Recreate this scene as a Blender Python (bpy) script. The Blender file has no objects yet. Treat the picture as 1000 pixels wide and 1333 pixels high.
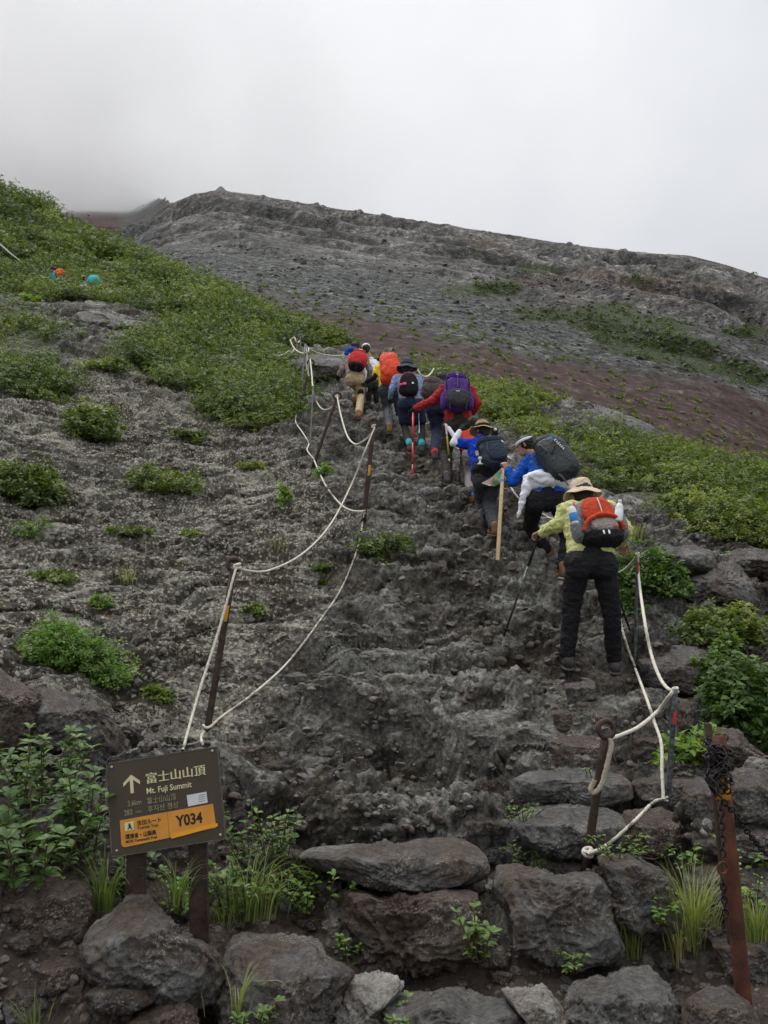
import bpy, math, random
import numpy as np
from mathutils import Vector, Matrix
R = math.radians
rnd = random.Random(7)
rng = np.random.default_rng(11)
sc = bpy.context.scene
col = sc.collection

# ------------------------------------------------------------------ camera
F, PITCH = 1067.0, R(8.0)
cd = bpy.data.cameras.new('camera')
cam = bpy.data.objects.new('camera', cd)
col.objects.link(cam)
cam.location = (0, 0, 0)
cam.rotation_euler = (R(90) + PITCH, 0, 0)
cd.sensor_fit = 'VERTICAL'
cd.angle = 2 * math.atan(666.5 / F)
cd.clip_start = 0.05
cd.clip_end = 6000
sc.camera = cam

# ------------------------------------------------------------------ world: overcast, cloud over a daylight sky
W = bpy.data.worlds.new('World')
sc.world = W
W.use_nodes = True
nt = W.node_tree
nt.nodes.clear()
wo = nt.nodes.new('ShaderNodeOutputWorld')
bg = nt.nodes.new('ShaderNodeBackground')
sky = nt.nodes.new('ShaderNodeTexSky')
sky.sky_type = 'NISHITA'
sky.sun_disc = False
SUN_EL, SUN_AZ = R(56), R(-28)
sky.sun_elevation = SUN_EL
sky.sun_rotation = SUN_AZ
tc = nt.nodes.new('ShaderNodeTexCoord')
nz = nt.nodes.new('ShaderNodeTexNoise')
nz.inputs['Scale'].default_value = 2.6
nz.inputs['Detail'].default_value = 4.0
nz.inputs['Roughness'].default_value = 0.5
cr = nt.nodes.new('ShaderNodeValToRGB')
cr.color_ramp.elements[0].position = 0.32
cr.color_ramp.elements[0].color = (0.86, 0.875, 0.91, 1)
cr.color_ramp.elements[1].position = 0.68
cr.color_ramp.elements[1].color = (1.08, 1.085, 1.10, 1)
# an overcast sky is about three times as bright overhead as at the horizon
sx_ = nt.nodes.new('ShaderNodeSeparateXYZ')
m1 = nt.nodes.new('ShaderNodeMath'); m1.operation = 'MULTIPLY_ADD'; m1.use_clamp = False
m1.inputs[1].default_value = 6.9; m1.inputs[2].default_value = 3.1
mm_ = nt.nodes.new('ShaderNodeMath'); mm_.operation = 'MAXIMUM'; mm_.inputs[1].default_value = 0.0
vs = nt.nodes.new('ShaderNodeVectorMath'); vs.operation = 'SCALE'
mx = nt.nodes.new('ShaderNodeMix')
mx.data_type = 'RGBA'
mx.inputs[0].default_value = 0.93
nt.links.new(tc.outputs['Generated'], nz.inputs['Vector'])
nt.links.new(tc.outputs['Generated'], sx_.inputs[0])
nt.links.new(sx_.outputs['Z'], mm_.inputs[0])
nt.links.new(mm_.outputs[0], m1.inputs[0])
nt.links.new(nz.outputs['Fac'], cr.inputs['Fac'])
nt.links.new(cr.outputs['Color'], vs.inputs[0])
# extra brightness added overhead, above the view, to lift the light on the ground
m2 = nt.nodes.new('ShaderNodeMath'); m2.operation = 'SUBTRACT'; m2.inputs[1].default_value = 0.66
m3 = nt.nodes.new('ShaderNodeMath'); m3.operation = 'MAXIMUM'; m3.inputs[1].default_value = 0.0
m4 = nt.nodes.new('ShaderNodeMath'); m4.operation = 'MULTIPLY_ADD'; m4.inputs[1].default_value = 22.0
nt.links.new(mm_.outputs[0], m2.inputs[0]); nt.links.new(m2.outputs[0], m3.inputs[0]); nt.links.new(m3.outputs[0], m4.inputs[0])
nt.links.new(m1.outputs[0], m4.inputs[2])
nt.links.new(m4.outputs[0], vs.inputs['Scale'])
nt.links.new(sky.outputs['Color'], mx.inputs[6])
nt.links.new(vs.outputs[0], mx.inputs[7])
nt.links.new(mx.outputs[2], bg.inputs['Color'])
bg.inputs['Strength'].default_value = 0.1
nt.links.new(bg.outputs['Background'], wo.inputs['Surface'])

# ------------------------------------------------------------------ sun, veiled by cloud
sl = bpy.data.lights.new('sun', 'SUN')
sl.energy = 1.5
sl.angle = R(25)
sl.color = (1.0, 0.97, 0.93)
sun = bpy.data.objects.new('sun', sl)
col.objects.link(sun)
# light comes from azimuth SUN_AZ (clockwise from +Y) and elevation SUN_EL
sun.rotation_euler = Vector((math.sin(SUN_AZ) * math.cos(SUN_EL), math.cos(SUN_AZ) * math.cos(SUN_EL),
                             math.sin(SUN_EL))).to_track_quat('Z', 'Y').to_euler()
sc.view_settings.view_transform = 'Standard'
sc.view_settings.look = 'None'
sc.view_settings.exposure = 0.38
sc.view_settings.gamma = 1.0
sc.cycles.max_bounces = 10
sc.cycles.diffuse_bounces = 3
sc.cycles.glossy_bounces = 2
sc.cycles.transmission_bounces = 2
sc.cycles.volume_bounces = 8

# ------------------------------------------------------------------ projection helpers (pixels of the 1000x1333 photo -> world)
CP, SP = math.cos(PITCH), math.sin(PITCH)
def ray(px, py):
    x = (px - 500) / F
    u = (666.5 - py) / F
    return Vector((x, CP - u * SP, SP + u * CP))
def at(px, py, d):
    r = ray(px, py)
    return r * (d / r.y)
def tanel(py):
    u = (666.5 - py) / F
    return (SP + u * CP) / (CP - u * SP)

# ------------------------------------------------------------------ numpy noise
_perm = np.random.default_rng(3).permutation(1024).astype(np.int32)
def _h(ix, iy, iz):
    return _perm[(_perm[(_perm[ix & 1023] + iy) & 1023] + iz) & 1023]
_gr = np.random.default_rng(5).normal(size=(1024, 3)).astype(np.float32)
_gr /= np.linalg.norm(_gr, axis=1)[:, None]
_r3 = np.random.default_rng(6).random((1024, 3)).astype(np.float32)
def perlin(P):
    P = np.asarray(P, np.float32)
    I = np.floor(P).astype(np.int32)
    f = P - I
    w = f * f * f * (f * (f * 6 - 15) + 10)
    out = np.zeros(len(P), np.float32)
    for dx in (0, 1):
        wx = w[:, 0] if dx else 1 - w[:, 0]
        for dy in (0, 1):
            wy = w[:, 1] if dy else 1 - w[:, 1]
            for dz in (0, 1):
                wz = w[:, 2] if dz else 1 - w[:, 2]
                g = _gr[_h(I[:, 0] + dx, I[:, 1] + dy, I[:, 2] + dz)]
                out += wx * wy * wz * ((f[:, 0] - dx) * g[:, 0] + (f[:, 1] - dy) * g[:, 1] + (f[:, 2] - dz) * g[:, 2])
    return out * 1.6
def fbm(P, o=4, gain=0.5, lac=2.07):
    a, s, out = 1.0, 1.0, 0
    for k in range(o):
        out = out + a * perlin(np.asarray(P) * s + 17.3 * k)
        a *= gain
        s *= lac
    return out
def ridged(P, o=4):
    a, s, out = 1.0, 1.0, 0
    for k in range(o):
        n = 1 - np.abs(perlin(np.asarray(P) * s + 9.1 * k)) * 1.6
        out = out + a * n * np.abs(n)
        a *= 0.5
        s *= 2.1
    return out
def voro(P2):
    """F1, F2 and cell value of 2-D cells"""
    P2 = np.asarray(P2, np.float32)
    I = np.floor(P2).astype(np.int32)
    f = P2 - I
    F1 = np.full(len(P2), 9, np.float32)
    F2 = F1.copy()
    cv = np.zeros(len(P2), np.float32)
    for dx in (-1, 0, 1):
        for dy in (-1, 0, 1):
            h = _h(I[:, 0] + dx, I[:, 1] + dy, 7)
            r = _r3[h]
            d = np.hypot(dx + r[:, 0] - f[:, 0], dy + r[:, 1] - f[:, 1])
            c = d < F1
            F2 = np.where(c, F1, np.minimum(F2, d))
            cv = np.where(c, r[:, 2], cv)
            F1 = np.where(c, d, F1)
    return F1, F2, cv
def sstep(a, b, x):
    t = np.clip((x - a) / (b - a), 0, 1)
    return t * t * (3 - 2 * t)

# ------------------------------------------------------------------ object helpers
def tag(o, label=None, cat=None, group=None, kind=None):
    if label: o['label'] = label
    if cat: o['category'] = cat
    if group: o['group'] = group
    if kind: o['kind'] = kind
    return o
def link(o, parent=None):
    col.objects.link(o)
    if parent is not None:
        o.parent = parent
        o.matrix_parent_inverse = Matrix.Identity(4)
    return o
def empty(name, loc=(0, 0, 0)):
    o = bpy.data.objects.new(name, None)
    o.location = loc
    o.empty_display_size = 0.1
    return link(o)
def mesh_np(name, V, Q, mat=None, parent=None, smooth=True, attrs=None, origin=None):
    """V (n,3), Q (m,k) -> linked object"""
    V = np.asarray(V, np.float32)
    if parent is not None:
        V = V - np.array(wloc(parent), np.float32)
    elif origin is not None:
        V = V - np.array(origin, np.float32)
    Q = np.asarray(Q, np.int32)
    m = bpy.data.meshes.new(name)
    k = Q.shape[1]
    m.vertices.add(len(V))
    m.vertices.foreach_set('co', V.ravel())
    m.loops.add(Q.size)
    m.loops.foreach_set('vertex_index', Q.ravel())
    m.polygons.add(len(Q))
    m.polygons.foreach_set('loop_start', np.arange(0, Q.size, k, dtype=np.int32))
    m.polygons.foreach_set('use_smooth', np.full(len(Q), smooth))
    if attrs:
        for an, av in attrs.items():
            ca = m.color_attributes.new(an, 'FLOAT_COLOR', 'POINT')
            ca.data.foreach_set('color', np.asarray(av, np.float32).ravel())
    m.update(calc_edges=True)
    if mat: m.materials.append(mat)
    o = bpy.data.objects.new(name, m)
    if origin is not None and parent is None: o.location = origin
    return link(o, parent)
def wloc(o):
    v = Vector((0, 0, 0))
    while o is not None:
        v = v + o.location
        o = o.parent
    return v
class MB:
    """collects shapes given in world coordinates into one mesh"""
    def __init__(s): s.V = []; s.Fc = []; s.n = 0
    def add(s, V, Fc):
        V = [tuple(v) for v in V]
        s.V += V
        s.Fc += [tuple(i + s.n for i in f) for f in Fc]
        s.n += len(V)
    def obj(s, name, mat, parent=None, smooth=True, origin=None, auto=None):
        off = wloc(parent) if parent is not None else (Vector(origin) if origin is not None else Vector((0, 0, 0)))
        m = bpy.data.meshes.new(name)
        m.from_pydata([(v[0] - off.x, v[1] - off.y, v[2] - off.z) for v in s.V], [], s.Fc)
        m.polygons.foreach_set('use_smooth', [smooth] * len(m.polygons))
        if mat: m.materials.append(mat)
        m.update()
        o = bpy.data.objects.new(name, m)
        if parent is None: o.location = off
        link(o, parent)
        return o
def frame(t, hint=None):
    t = Vector(t).normalized()
    h = Vector(hint) if hint is not None else (Vector((0, 0, 1)) if abs(t.z) < 0.9 else Vector((0, 1, 0)))
    a = t.cross(h)
    if a.length < 1e-5: a = t.cross(Vector((1, 0, 0.1)))
    a.normalize()
    return a, t.cross(a).normalized()
def tube(mb, pts, r, n=8, cap=True, flat=1.0, hint=None):
    pts = [Vector(p) for p in pts]
    rr = r if isinstance(r, (list, tuple)) else [r] * len(pts)
    V, Fc = [], []
    a = None
    for i, p in enumerate(pts):
        t = (pts[min(i + 1, len(pts) - 1)] - pts[max(i - 1, 0)]).normalized()
        if a is None:
            a, b = frame(t, hint)
        else:
            a = (a - t * a.dot(t)).normalized()
            b = t.cross(a).normalized()
        for k in range(n):
            w = 2 * math.pi * k / n
            V.append(p + a * (math.cos(w) * rr[i]) + b * (math.sin(w) * rr[i] * flat))
    for i in range(len(pts) - 1):
        for k in range(n):
            k2 = (k + 1) % n
            Fc.append((i * n + k, i * n + k2, (i + 1) * n + k2, (i + 1) * n + k))
    if cap:
        Fc.append(tuple(range(n))[::-1])
        Fc.append(tuple((len(pts) - 1) * n + k for k in range(n)))
    mb.add(V, Fc)
def spline(pts, k=8):
    pts = [Vector(p) for p in pts]
    if len(pts) < 3: return pts
    out = []
    for i in range(len(pts) - 1):
        p0 = pts[max(i - 1, 0)]; p1 = pts[i]; p2 = pts[i + 1]; p3 = pts[min(i + 2, len(pts) - 1)]
        for j in range(k):
            t = j / k
            out.append(0.5 * ((2 * p1) + (p2 - p0) * t + (2 * p0 - 5 * p1 + 4 * p2 - p3) * t * t + (3 * p1 - p0 - 3 * p2 + p3) * t ** 3))
    out.append(pts[-1])
    return out
def torus(mb, c, ax, R0, r0, n=20, m=8, sx=1.0, xdir=None):
    ax = Vector(ax).normalized()
    a, b = frame(ax, xdir)
    V, Fc = [], []
    for i in range(n):
        w = 2 * math.pi * i / n
        d = a * math.cos(w) + b * math.sin(w)
        pos = Vector(c) + a * math.cos(w) * R0 * sx + b * math.sin(w) * R0
        for j in range(m):
            q = 2 * math.pi * j / m
            V.append(pos + d * math.cos(q) * r0 + ax * math.sin(q) * r0)
    for i in range(n):
        for j in range(m):
            Fc.append((i * m + j, ((i + 1) % n) * m + j, ((i + 1) % n) * m + (j + 1) % m, i * m + (j + 1) % m))
    mb.add(V, Fc)
def obox(mb, c, ax, ay, az, hx, hy, hz, bev=0.0):
    """oriented box with chamfered edges"""
    ax, ay, az = Vector(ax), Vector(ay), Vector(az)
    import bmesh
    bm = bmesh.new()
    bmesh.ops.create_cube(bm, size=2.0)
    for v in bm.verts: v.co = Vector((v.co.x * hx, v.co.y * hy, v.co.z * hz))
    if bev > 0: bmesh.ops.bevel(bm, geom=bm.edges[:], offset=bev, segments=2, affect='EDGES', profile=0.6)
    bm.verts.index_update()
    V = [Vector(c) + ax * v.co.x + ay * v.co.y + az * v.co.z for v in bm.verts]
    mb.add(V, [tuple(v.index for v in f.verts) for f in bm.faces])
    bm.free()
def lathe(mb, c, ax, prof, n=28, fn=None):
    ax = Vector(ax).normalized()
    a, b = frame(ax)
    V, Fc = [], []
    for (r, h) in prof:
        for k in range(n):
            w = 2 * math.pi * k / n
            rr, hh = (r, h) if fn is None else fn(r, h, w)
            V.append(Vector(c) + (a * math.cos(w) + b * math.sin(w)) * rr + ax * hh)
    for i in range(len(prof) - 1):
        for k in range(n):
            Fc.append((i * n + k, i * n + (k + 1) % n, (i + 1) * n + (k + 1) % n, (i + 1) * n + k))
    mb.add(V, Fc)

# ------------------------------------------------------------------ materials
def newmat(name):
    m = bpy.data.materials.new(name)
    m.use_nodes = True
    n = m.node_tree.nodes
    return m, m.node_tree, n['Principled BSDF']
def nd(t, kind, **kw):
    n = t.nodes.new(kind)
    for k, v in kw.items():
        if k.startswith('i_'):
            key = k[2:].replace('_', ' ')
            n.inputs[key].default_value = v
        else:
            setattr(n, k, v)
    return n
def noise(t, vec, scale, detail=4, rough=0.6, dist=0.0):
    n = nd(t, 'ShaderNodeTexNoise')
    n.inputs['Scale'].default_value = scale
    n.inputs['Detail'].default_value = detail
    n.inputs['Roughness'].default_value = rough
    n.inputs['Distortion'].default_value = dist
    t.links.new(vec, n.inputs['Vector'])
    return n.outputs['Fac']
def ramp(t, fac, stops):
    n = nd(t, 'ShaderNodeValToRGB')
    e = n.color_ramp.elements
    while len(e) < len(stops): e.new(0.5)
    for el, (p, c) in zip(e, stops):
        el.position = p
        el.color = (c[0], c[1], c[2], 1) if isinstance(c, (tuple, list)) else (c, c, c, 1)
    t.links.new(fac, n.inputs['Fac'])
    return n.outputs['Color']
def mixc(t, fac, a, b, mode='MIX'):
    n = nd(t, 'ShaderNodeMix', data_type='RGBA', blend_type=mode)
    for s, v in ((0, fac), (6, a), (7, b)):
        if isinstance(v, (int, float)): n.inputs[s].default_value = v
        elif isinstance(v, tuple): n.inputs[s].default_value = (v[0], v[1], v[2], 1)
        else: t.links.new(v, n.inputs[s])
    return n.outputs[2]
def math_(t, op, a, b=0.0):
    n = nd(t, 'ShaderNodeMath', operation=op)
    for s, v in ((0, a), (1, b)):
        if isinstance(v, (int, float)): n.inputs[s].default_value = v
        else: t.links.new(v, n.inputs[s])
    return n.outputs[0]
def bump(t, b, height, strength, dist, prev=None):
    n = nd(t, 'ShaderNodeBump')
    n.inputs['Strength'].default_value = strength
    n.inputs['Distance'].default_value = dist
    t.links.new(height, n.inputs['Height'])
    if prev is not None: t.links.new(prev, n.inputs['Normal'])
    return n.outputs['Normal']
def plain(name, c, rough=0.7, metal=0.0, var=0.25, scale=12.0, bstr=0.3, bdist=0.004, c2=None, spec=0.3, weave=False, folds=False):
    m, t, b = newmat(name)
    pos = nd(t, 'ShaderNodeTexCoord').outputs['Object']
    n1 = noise(t, pos, scale, 5, 0.62)
    lo = tuple(x * (1 - var) for x in c)
    hi = tuple(min(1, x * (1 + var)) for x in c) if c2 is None else c2
    cc = ramp(t, n1, [(0.32, lo), (0.68, hi)])
    t.links.new(cc, b.inputs['Base Color'])
    b.inputs['Roughness'].default_value = rough
    b.inputs['Metallic'].default_value = metal
    b.inputs['Specular IOR Level'].default_value = spec
    n2 = noise(t, pos, scale * 9, 3, 0.6)
    nn = bump(t, b, n2, bstr, bdist)
    if folds:
        n3 = noise(t, pos, 13, 4, 0.55, 1.6)
        nn = bump(t, b, n3, 1.0, 0.035, nn)
    t.links.new(nn, b.inputs['Normal'])
    return m
def rock_mat(name, dark, mid, light, brown, lichen=0.0, s=1.0, brown_amt=0.45):
    m, t, b = newmat(name)
    pos = nd(t, 'ShaderNodeTexCoord').outputs['Object']
    n1 = noise(t, pos, 2.3 * s, 6, 0.65, 0.4)
    base = ramp(t, n1, [(0.3, dark), (0.5, mid), (0.72, light)])
    n2 = noise(t, pos, 1.5 * s, 5, 0.7, 0.8)
    f2 = ramp(t, n2, [(brown_amt, 0.0), (brown_amt + 0.16, 1.0)])
    base = mixc(t, f2, brown, base)
    n3 = noise(t, pos, 26 * s, 5, 0.75)
    base = mixc(t, 1.0, base, ramp(t, n3, [(0.34, 0.42), (0.66, 1.55)]), 'MULTIPLY')
    if lichen > 0:
        v = noise(t, pos, 75 * s, 5, 0.75)
        mm = noise(t, pos, 3.0 * s, 3, 0.6)
        f = ramp(t, math_(t, 'MULTIPLY', v, math_(t, 'ADD', mm, 0.45)), [(0.60 - lichen * 0.12, 0.0), (0.66 - lichen * 0.12, 1.0)])
        base = mixc(t, f, base, (0.33, 0.32, 0.29))
    t.links.new(base, b.inputs['Base Color'])
    b.inputs['Roughness'].default_value = 0.72
    b.inputs['Specular IOR Level'].default_value = 0.35
    v2 = nd(t, 'ShaderNodeTexVoronoi', feature='F1')
    v2.inputs['Scale'].default_value = 30 * s
    wv = nd(t, 'ShaderNodeVectorMath', operation='ADD')
    nzc = nd(t, 'ShaderNodeTexNoise'); nzc.inputs['Scale'].default_value = 7 * s
    t.links.new(pos, nzc.inputs['Vector'])
    sc_ = nd(t, 'ShaderNodeVectorMath', operation='SCALE'); sc_.inputs['Scale'].default_value = 0.25 / s
    t.links.new(nzc.outputs['Color'], sc_.inputs[0])
    t.links.new(pos, wv.inputs[0]); t.links.new(sc_.outputs[0], wv.inputs[1])
    t.links.new(wv.outputs[0], v2.inputs['Vector'])
    nn = bump(t, b, noise(t, pos, 9 * s, 9, 0.76), 1.0, 0.07 / s)
    nn = bump(t, b, v2.outputs['Distance'], 0.6, 0.025 / s, nn)
    nn = bump(t, b, noise(t, pos, 80 * s, 5, 0.78), 0.8, 0.010 / s, nn)
    t.links.new(nn, b.inputs['Normal'])
    return m
# ================================================================== THE GROUND
CTRL = [  # px, py, distance
 (-500, 1333, 2.7), (0, 1333, 3.1), (300, 1333, 3.15), (500, 1333, 3.2), (750, 1333, 3.2), (1000, 1333, 3.1), (1500, 1333, 3.0),
 (600, 1255, 3.7), (850, 1255, 3.65), (0, 1200, 3.3), (100, 1260, 3.15), (0, 1050, 3.9), (0, 950, 4.4), (0, 870, 5.0), (-500, 1050, 3.5),
 (150, 1110, 4.0), (300, 1150, 4.1), (255, 1212, 3.6), (300, 1050, 4.6), (270, 950, 5.4),
 (500, 1200, 4.0), (500, 1150, 4.2), (500, 1090, 4.6), (500, 1050, 4.9), (500, 950, 5.7), (500, 865, 6.7), (560, 790, 7.9), (560, 720, 8.9),
 (720, 1130, 4.2), (740, 1048, 4.75), (740, 1000, 5.0), (850, 957, 5.4), (770, 915, 5.9), (765, 868, 6.8),
 (900, 1110, 4.3), (900, 1210, 3.8), (1000, 1100, 4.2), (1000, 950, 5.6), (1000, 850, 7.2), (900, 850, 7.3), (1000, 730, 9.8), (840, 735, 9.0),
 (1000, 632, 16), (860, 594, 18), (860, 640, 12.5), (1000, 660, 12.5), (760, 530, 20), (640, 524, 22), (650, 580, 15),
 (733, 748, 8.8), (640, 695, 9.6), (612, 655, 10.8), (590, 628, 11.5), (567, 598, 12.8), (540, 587, 13.6), (505, 562, 15.3),
 (468, 542, 16.8), (440, 510, 19), (445, 480, 22), (440, 468, 25), (540, 490, 23),
 (475, 665, 9.8), (410, 598, 12.7), (390, 530, 15.5), (330, 580, 14), (300, 865, 6.6), (300, 750, 8.4), (300, 650, 10.8),
 (100, 750, 8.0), (100, 650, 10), (0, 750, 7.5), (0, 650, 9.5), (0, 560, 12), (200, 560, 14), (100, 500, 16), (200, 450, 20), (0, 450, 18),
 (100, 420, 22), (200, 400, 27), (300, 470, 22), (75, 365, 37), (0, 330, 44), (0, 246, 80), (75, 290, 68), (210, 356, 52), (330, 412, 40), (445, 452, 30),
 (0, 300, 108), (75, 320, 90), (210, 400, 66), (330, 450, 52), (445, 490, 38), (640, 556, 28), (860, 640, 24), (1000, 685, 22),
 (0, 345, 145), (210, 430, 100), (330, 470, 80), (445, 520, 60), (640, 600, 45), (860, 700, 40), (1000, 760, 44), (210, 450, 145), (445, 560, 120), (1000, 780, 120),
 (-500, 30, 110), (-500, 240, 60), (-500, 450, 20), (-500, 750, 8), (-500, 150, 150),
 (1500, 860, 14), (1500, 950, 8), (1500, 1100, 4.6), (1500, 900, 30), (1500, 800, 120), (1300, 720, 15),
]
_pts = [at(*c) for c in CTRL] + [Vector((x, y, z)) for x, y, z in
        [(0, .2, -1.5), (1.2, .3, -1.5), (-1.2, .3, -1.5), (0, 1.7, -1.5), (1.6, 1.7, -1.5), (-1.6, 1.7, -1.35)]]
_X = np.array([[p.x / (p.y + 1) * 2.2, math.log(p.y + 1)] for p in _pts])
_g = np.array([p.z / (p.y + 1) for p in _pts])
def _k(r2): return 0.5 * r2 * np.log(r2 + 1e-12)
def _solve(lam=2e-4):
    n = len(_X)
    K = _k(((_X[:, None] - _X[None]) ** 2).sum(2)) + lam * np.eye(n)
    Pm = np.hstack([np.ones((n, 1)), _X])
    A = np.block([[K, Pm], [Pm.T, np.zeros((3, 3))]])
    return np.linalg.solve(A, np.concatenate([_g, np.zeros(3)]))
_w = _solve()
def base_z(x, y):
    x = np.atleast_1d(np.asarray(x, float)); y = np.atleast_1d(np.asarray(y, float))
    q = np.stack([x / (y + 1) * 2.2, np.log(y + 1)], 1)
    out = np.empty(len(q))
    for i in range(0, len(q), 20000):
        c = q[i:i + 20000]
        out[i:i + 20000] = _k(((c[:, None] - _X[None]) ** 2).sum(2)) @ _w[:-3] + _w[-3] + c @ _w[-2:]
    return out * (y + 1)
_ds = np.exp(np.linspace(math.log(1.2), math.log(90), 500))
def basehit(px, py):
    r = ray(px, py)
    t = _ds / r.y
    z = base_z(r.x * t, _ds)
    below = np.nonzero(r.z * t < z)[0]
    i = below[0] if len(below) else int(np.argmin(r.z * t - z))
    return (r.x * t[i], _ds[i], z[i])
def toal(x, y): return x / (y + 1), np.log(y + 1)
def inpoly(A, L, poly):
    ins = np.zeros(len(A), bool)
    n = len(poly)
    for i in range(n):
        x1, y1 = poly[i]; x2, y2 = poly[(i + 1) % n]
        c = ((y1 > L) != (y2 > L)) & (A < (x2 - x1) * (L - y1) / (y2 - y1 + 1e-12) + x1)
        ins ^= c
    return ins
def wpoly(pix):
    out = []
    for px, py in pix:
        h = basehit(px, py)
        out.append(toal(h[0], h[1]))
    return out
VEG = [
 [(-400, 60), (0, 225), (75, 275), (210, 340), (330, 396), (445, 436), (440, 455), (402, 462), (392, 540), (385, 556), (330, 560), (300, 548), (262, 520), (215, 500), (165, 470), (175, 436), (215, 440), (205, 412), (120, 402), (0, 385), (-400, 330)],
 [(-300, 390), (0, 398), (60, 402), (85, 440), (62, 455), (92, 500), (85, 528), (40, 524), (0, 512), (-300, 500)],
 [(432, 436), (640, 500), (700, 525), (695, 548), (760, 572), (800, 575), (860, 562), (1000, 600), (1300, 700), (1300, 800), (1000, 712), (940, 704), (900, 690), (850, 662), (790, 645), (740, 600), (690, 575), (655, 560), (600, 520), (520, 472), (445, 452)],
]
LICH = [(-400, 500), (0, 500), (120, 470), (330, 540), (420, 615), (470, 680), (430, 760), (340, 960), (240, 1000), (150, 940), (0, 860), (-400, 860)]
DIRT = [(-400, 1130), (60, 1120), (230, 1130), (290, 1170), (420, 1170), (430, 1245), (560, 1262), (800, 1235), (1000, 1190), (1400, 1200), (1400, 1400), (-400, 1400)]
_vegp = [wpoly(p) for p in VEG]; _lichp = wpoly(LICH); _dirtp = [toal(*basehit(px, min(py, 1333))[:2]) for px, py in DIRT]
_dirtp = _dirtp[:-2] + [(1.3, math.log(1.05)), (-1.3, math.log(1.05))]

l_rows = np.concatenate([np.linspace(math.log(1.25), math.log(3.9), 150, endpoint=False),
                         np.linspace(math.log(3.9), math.log(29), 1080, endpoint=False),
                         np.linspace(math.log(29), math.log(146), 190)])
a_cols = np.concatenate([np.linspace(-1.15, -.56, 110, endpoint=False), np.linspace(-.56, .56, 860, endpoint=False), np.linspace(.56, 1.15, 110)])
nr, nc = len(l_rows), len(a_cols)
# smooth base evaluated on a coarser grid and bilinearly refined
lc = np.linspace(l_rows[0], l_rows[-1], 330); ac = np.linspace(-1.15, 1.15, 240)
AA, LL = np.meshgrid(ac, lc)
gc = (base_z((AA * np.exp(LL)).ravel(), (np.exp(LL) - 1).ravel()) / np.exp(LL).ravel()).reshape(AA.shape)
def interp2(G, a, l):
    u = np.clip((a - ac[0]) / (ac[1] - ac[0]), 0, len(ac) - 1.001); v = np.clip((l - lc[0]) / (lc[1] - lc[0]), 0, len(lc) - 1.001)
    i = u.astype(int); j = v.astype(int); fu = u - i; fv = v - j
    return (G[j, i] * (1 - fu) + G[j, i + 1] * fu) * (1 - fv) + (G[j + 1, i] * (1 - fu) + G[j + 1, i + 1] * fu) * fv
A, L = np.meshgrid(a_cols, l_rows)
A = A.ravel(); L = L.ravel()
Y = np.exp(L) - 1
X = A * (Y + 1)
Z = interp2(gc, A, L) * (Y + 1)
P = np.stack([X, Y, Z], 1).astype(np.float32)
G3 = P.reshape(nr, nc, 3)
du = np.gradient(G3, axis=1); dv = np.gradient(G3, axis=0)
N = np.cross(du, dv).reshape(-1, 3)
N /= np.linalg.norm(N, axis=1)[:, None] + 1e-9
# masks in world coordinates with ragged edges
wa = fbm(P * 1.3, 3) * 0.014; wl = fbm(P * 1.3 + 40, 3) * 0.035
veg = np.zeros(len(P))
for p_ in _vegp: veg = np.maximum(veg, inpoly(A + wa, L + wl, p_))
lich = inpoly(A + wa * 2, L + wl * 2, _lichp).astype(float)
dirt = inpoly(A + wa, L + wl, _dirtp).astype(float)
def blur(m, k=5):
    m = m.reshape(nr, nc).astype(float)
    for ax in (0, 1):
        c = np.cumsum(np.concatenate([np.repeat(m.take([0], ax), k + 1, ax), m, np.repeat(m.take([-1], ax), k, ax)], ax), ax)
        n_ = m.shape[ax]
        m = (c.take(range(2 * k + 1, 2 * k + 1 + n_), ax) - c.take(range(0, n_), ax)) / (2 * k + 1)
    return m.ravel()
veg = blur(veg); lich = blur(lich, 14); dirt = blur(dirt, 8)
# rock relief
S = P * np.array([1, .8, 1.0], np.float32)
wx = perlin(S * 1.1) * .35; wy = perlin(S * 1.1 + 31) * .35
wf = perlin(S * 5) * .06; wg = perlin(S * 5 + 13) * .06
_u = S[:, 0] + wx + wf; _v = S[:, 1] * .9 + S[:, 2] * 1.1 + wy + wg
XY = np.stack([(_u * .92 + _v * .38) * .72, _v * .92 - _u * .38], 1)   # flow texture runs slantwise across the slope
F1, F2, cv = voro(XY * np.array([1.1, 1.7]))
h = .15 * (1 - F1 ** 2) * (.3 + cv) - .06 * (1 - sstep(0, .2, F2 - F1))
F1, F2, cv = voro(XY * np.array([2.8, 4.4]) + 5)
h += .085 * (1 - F1 ** 2) * (.1 + 1.3 * cv) - .03 * (1 - sstep(0, .2, F2 - F1))
h += .16 * fbm(S * np.array([.55, .9, 1.2]) + 3, 3)
# worn ledges: the flow breaks into irregular steps
q_ = (P[:, 2] + .22 * fbm(S * np.array([.5, .8, .8]) + 61, 3) + .10 * P[:, 0]) / .30
st_ = q_ - np.floor(q_)
h += .42 * (sstep(.25, .75, st_) - st_) * (.35 + .65 * sstep(-.2, .3, perlin(S * .6 + 77)))
far = sstep(22, 60, Y)
amp = (1 - .75 * veg) * (1 - .78 * dirt) * (1 - .45 * lich)
amp = amp * (1 + far)
h = h * amp - .10
h += veg * .18 * fbm(P * .9, 2) + far * 1.2 * fbm(P * .12, 3)
h += dirt * (.03 * fbm(P * 2.5, 2))
P1 = P + N * h[:, None].astype(np.float32)
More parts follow.
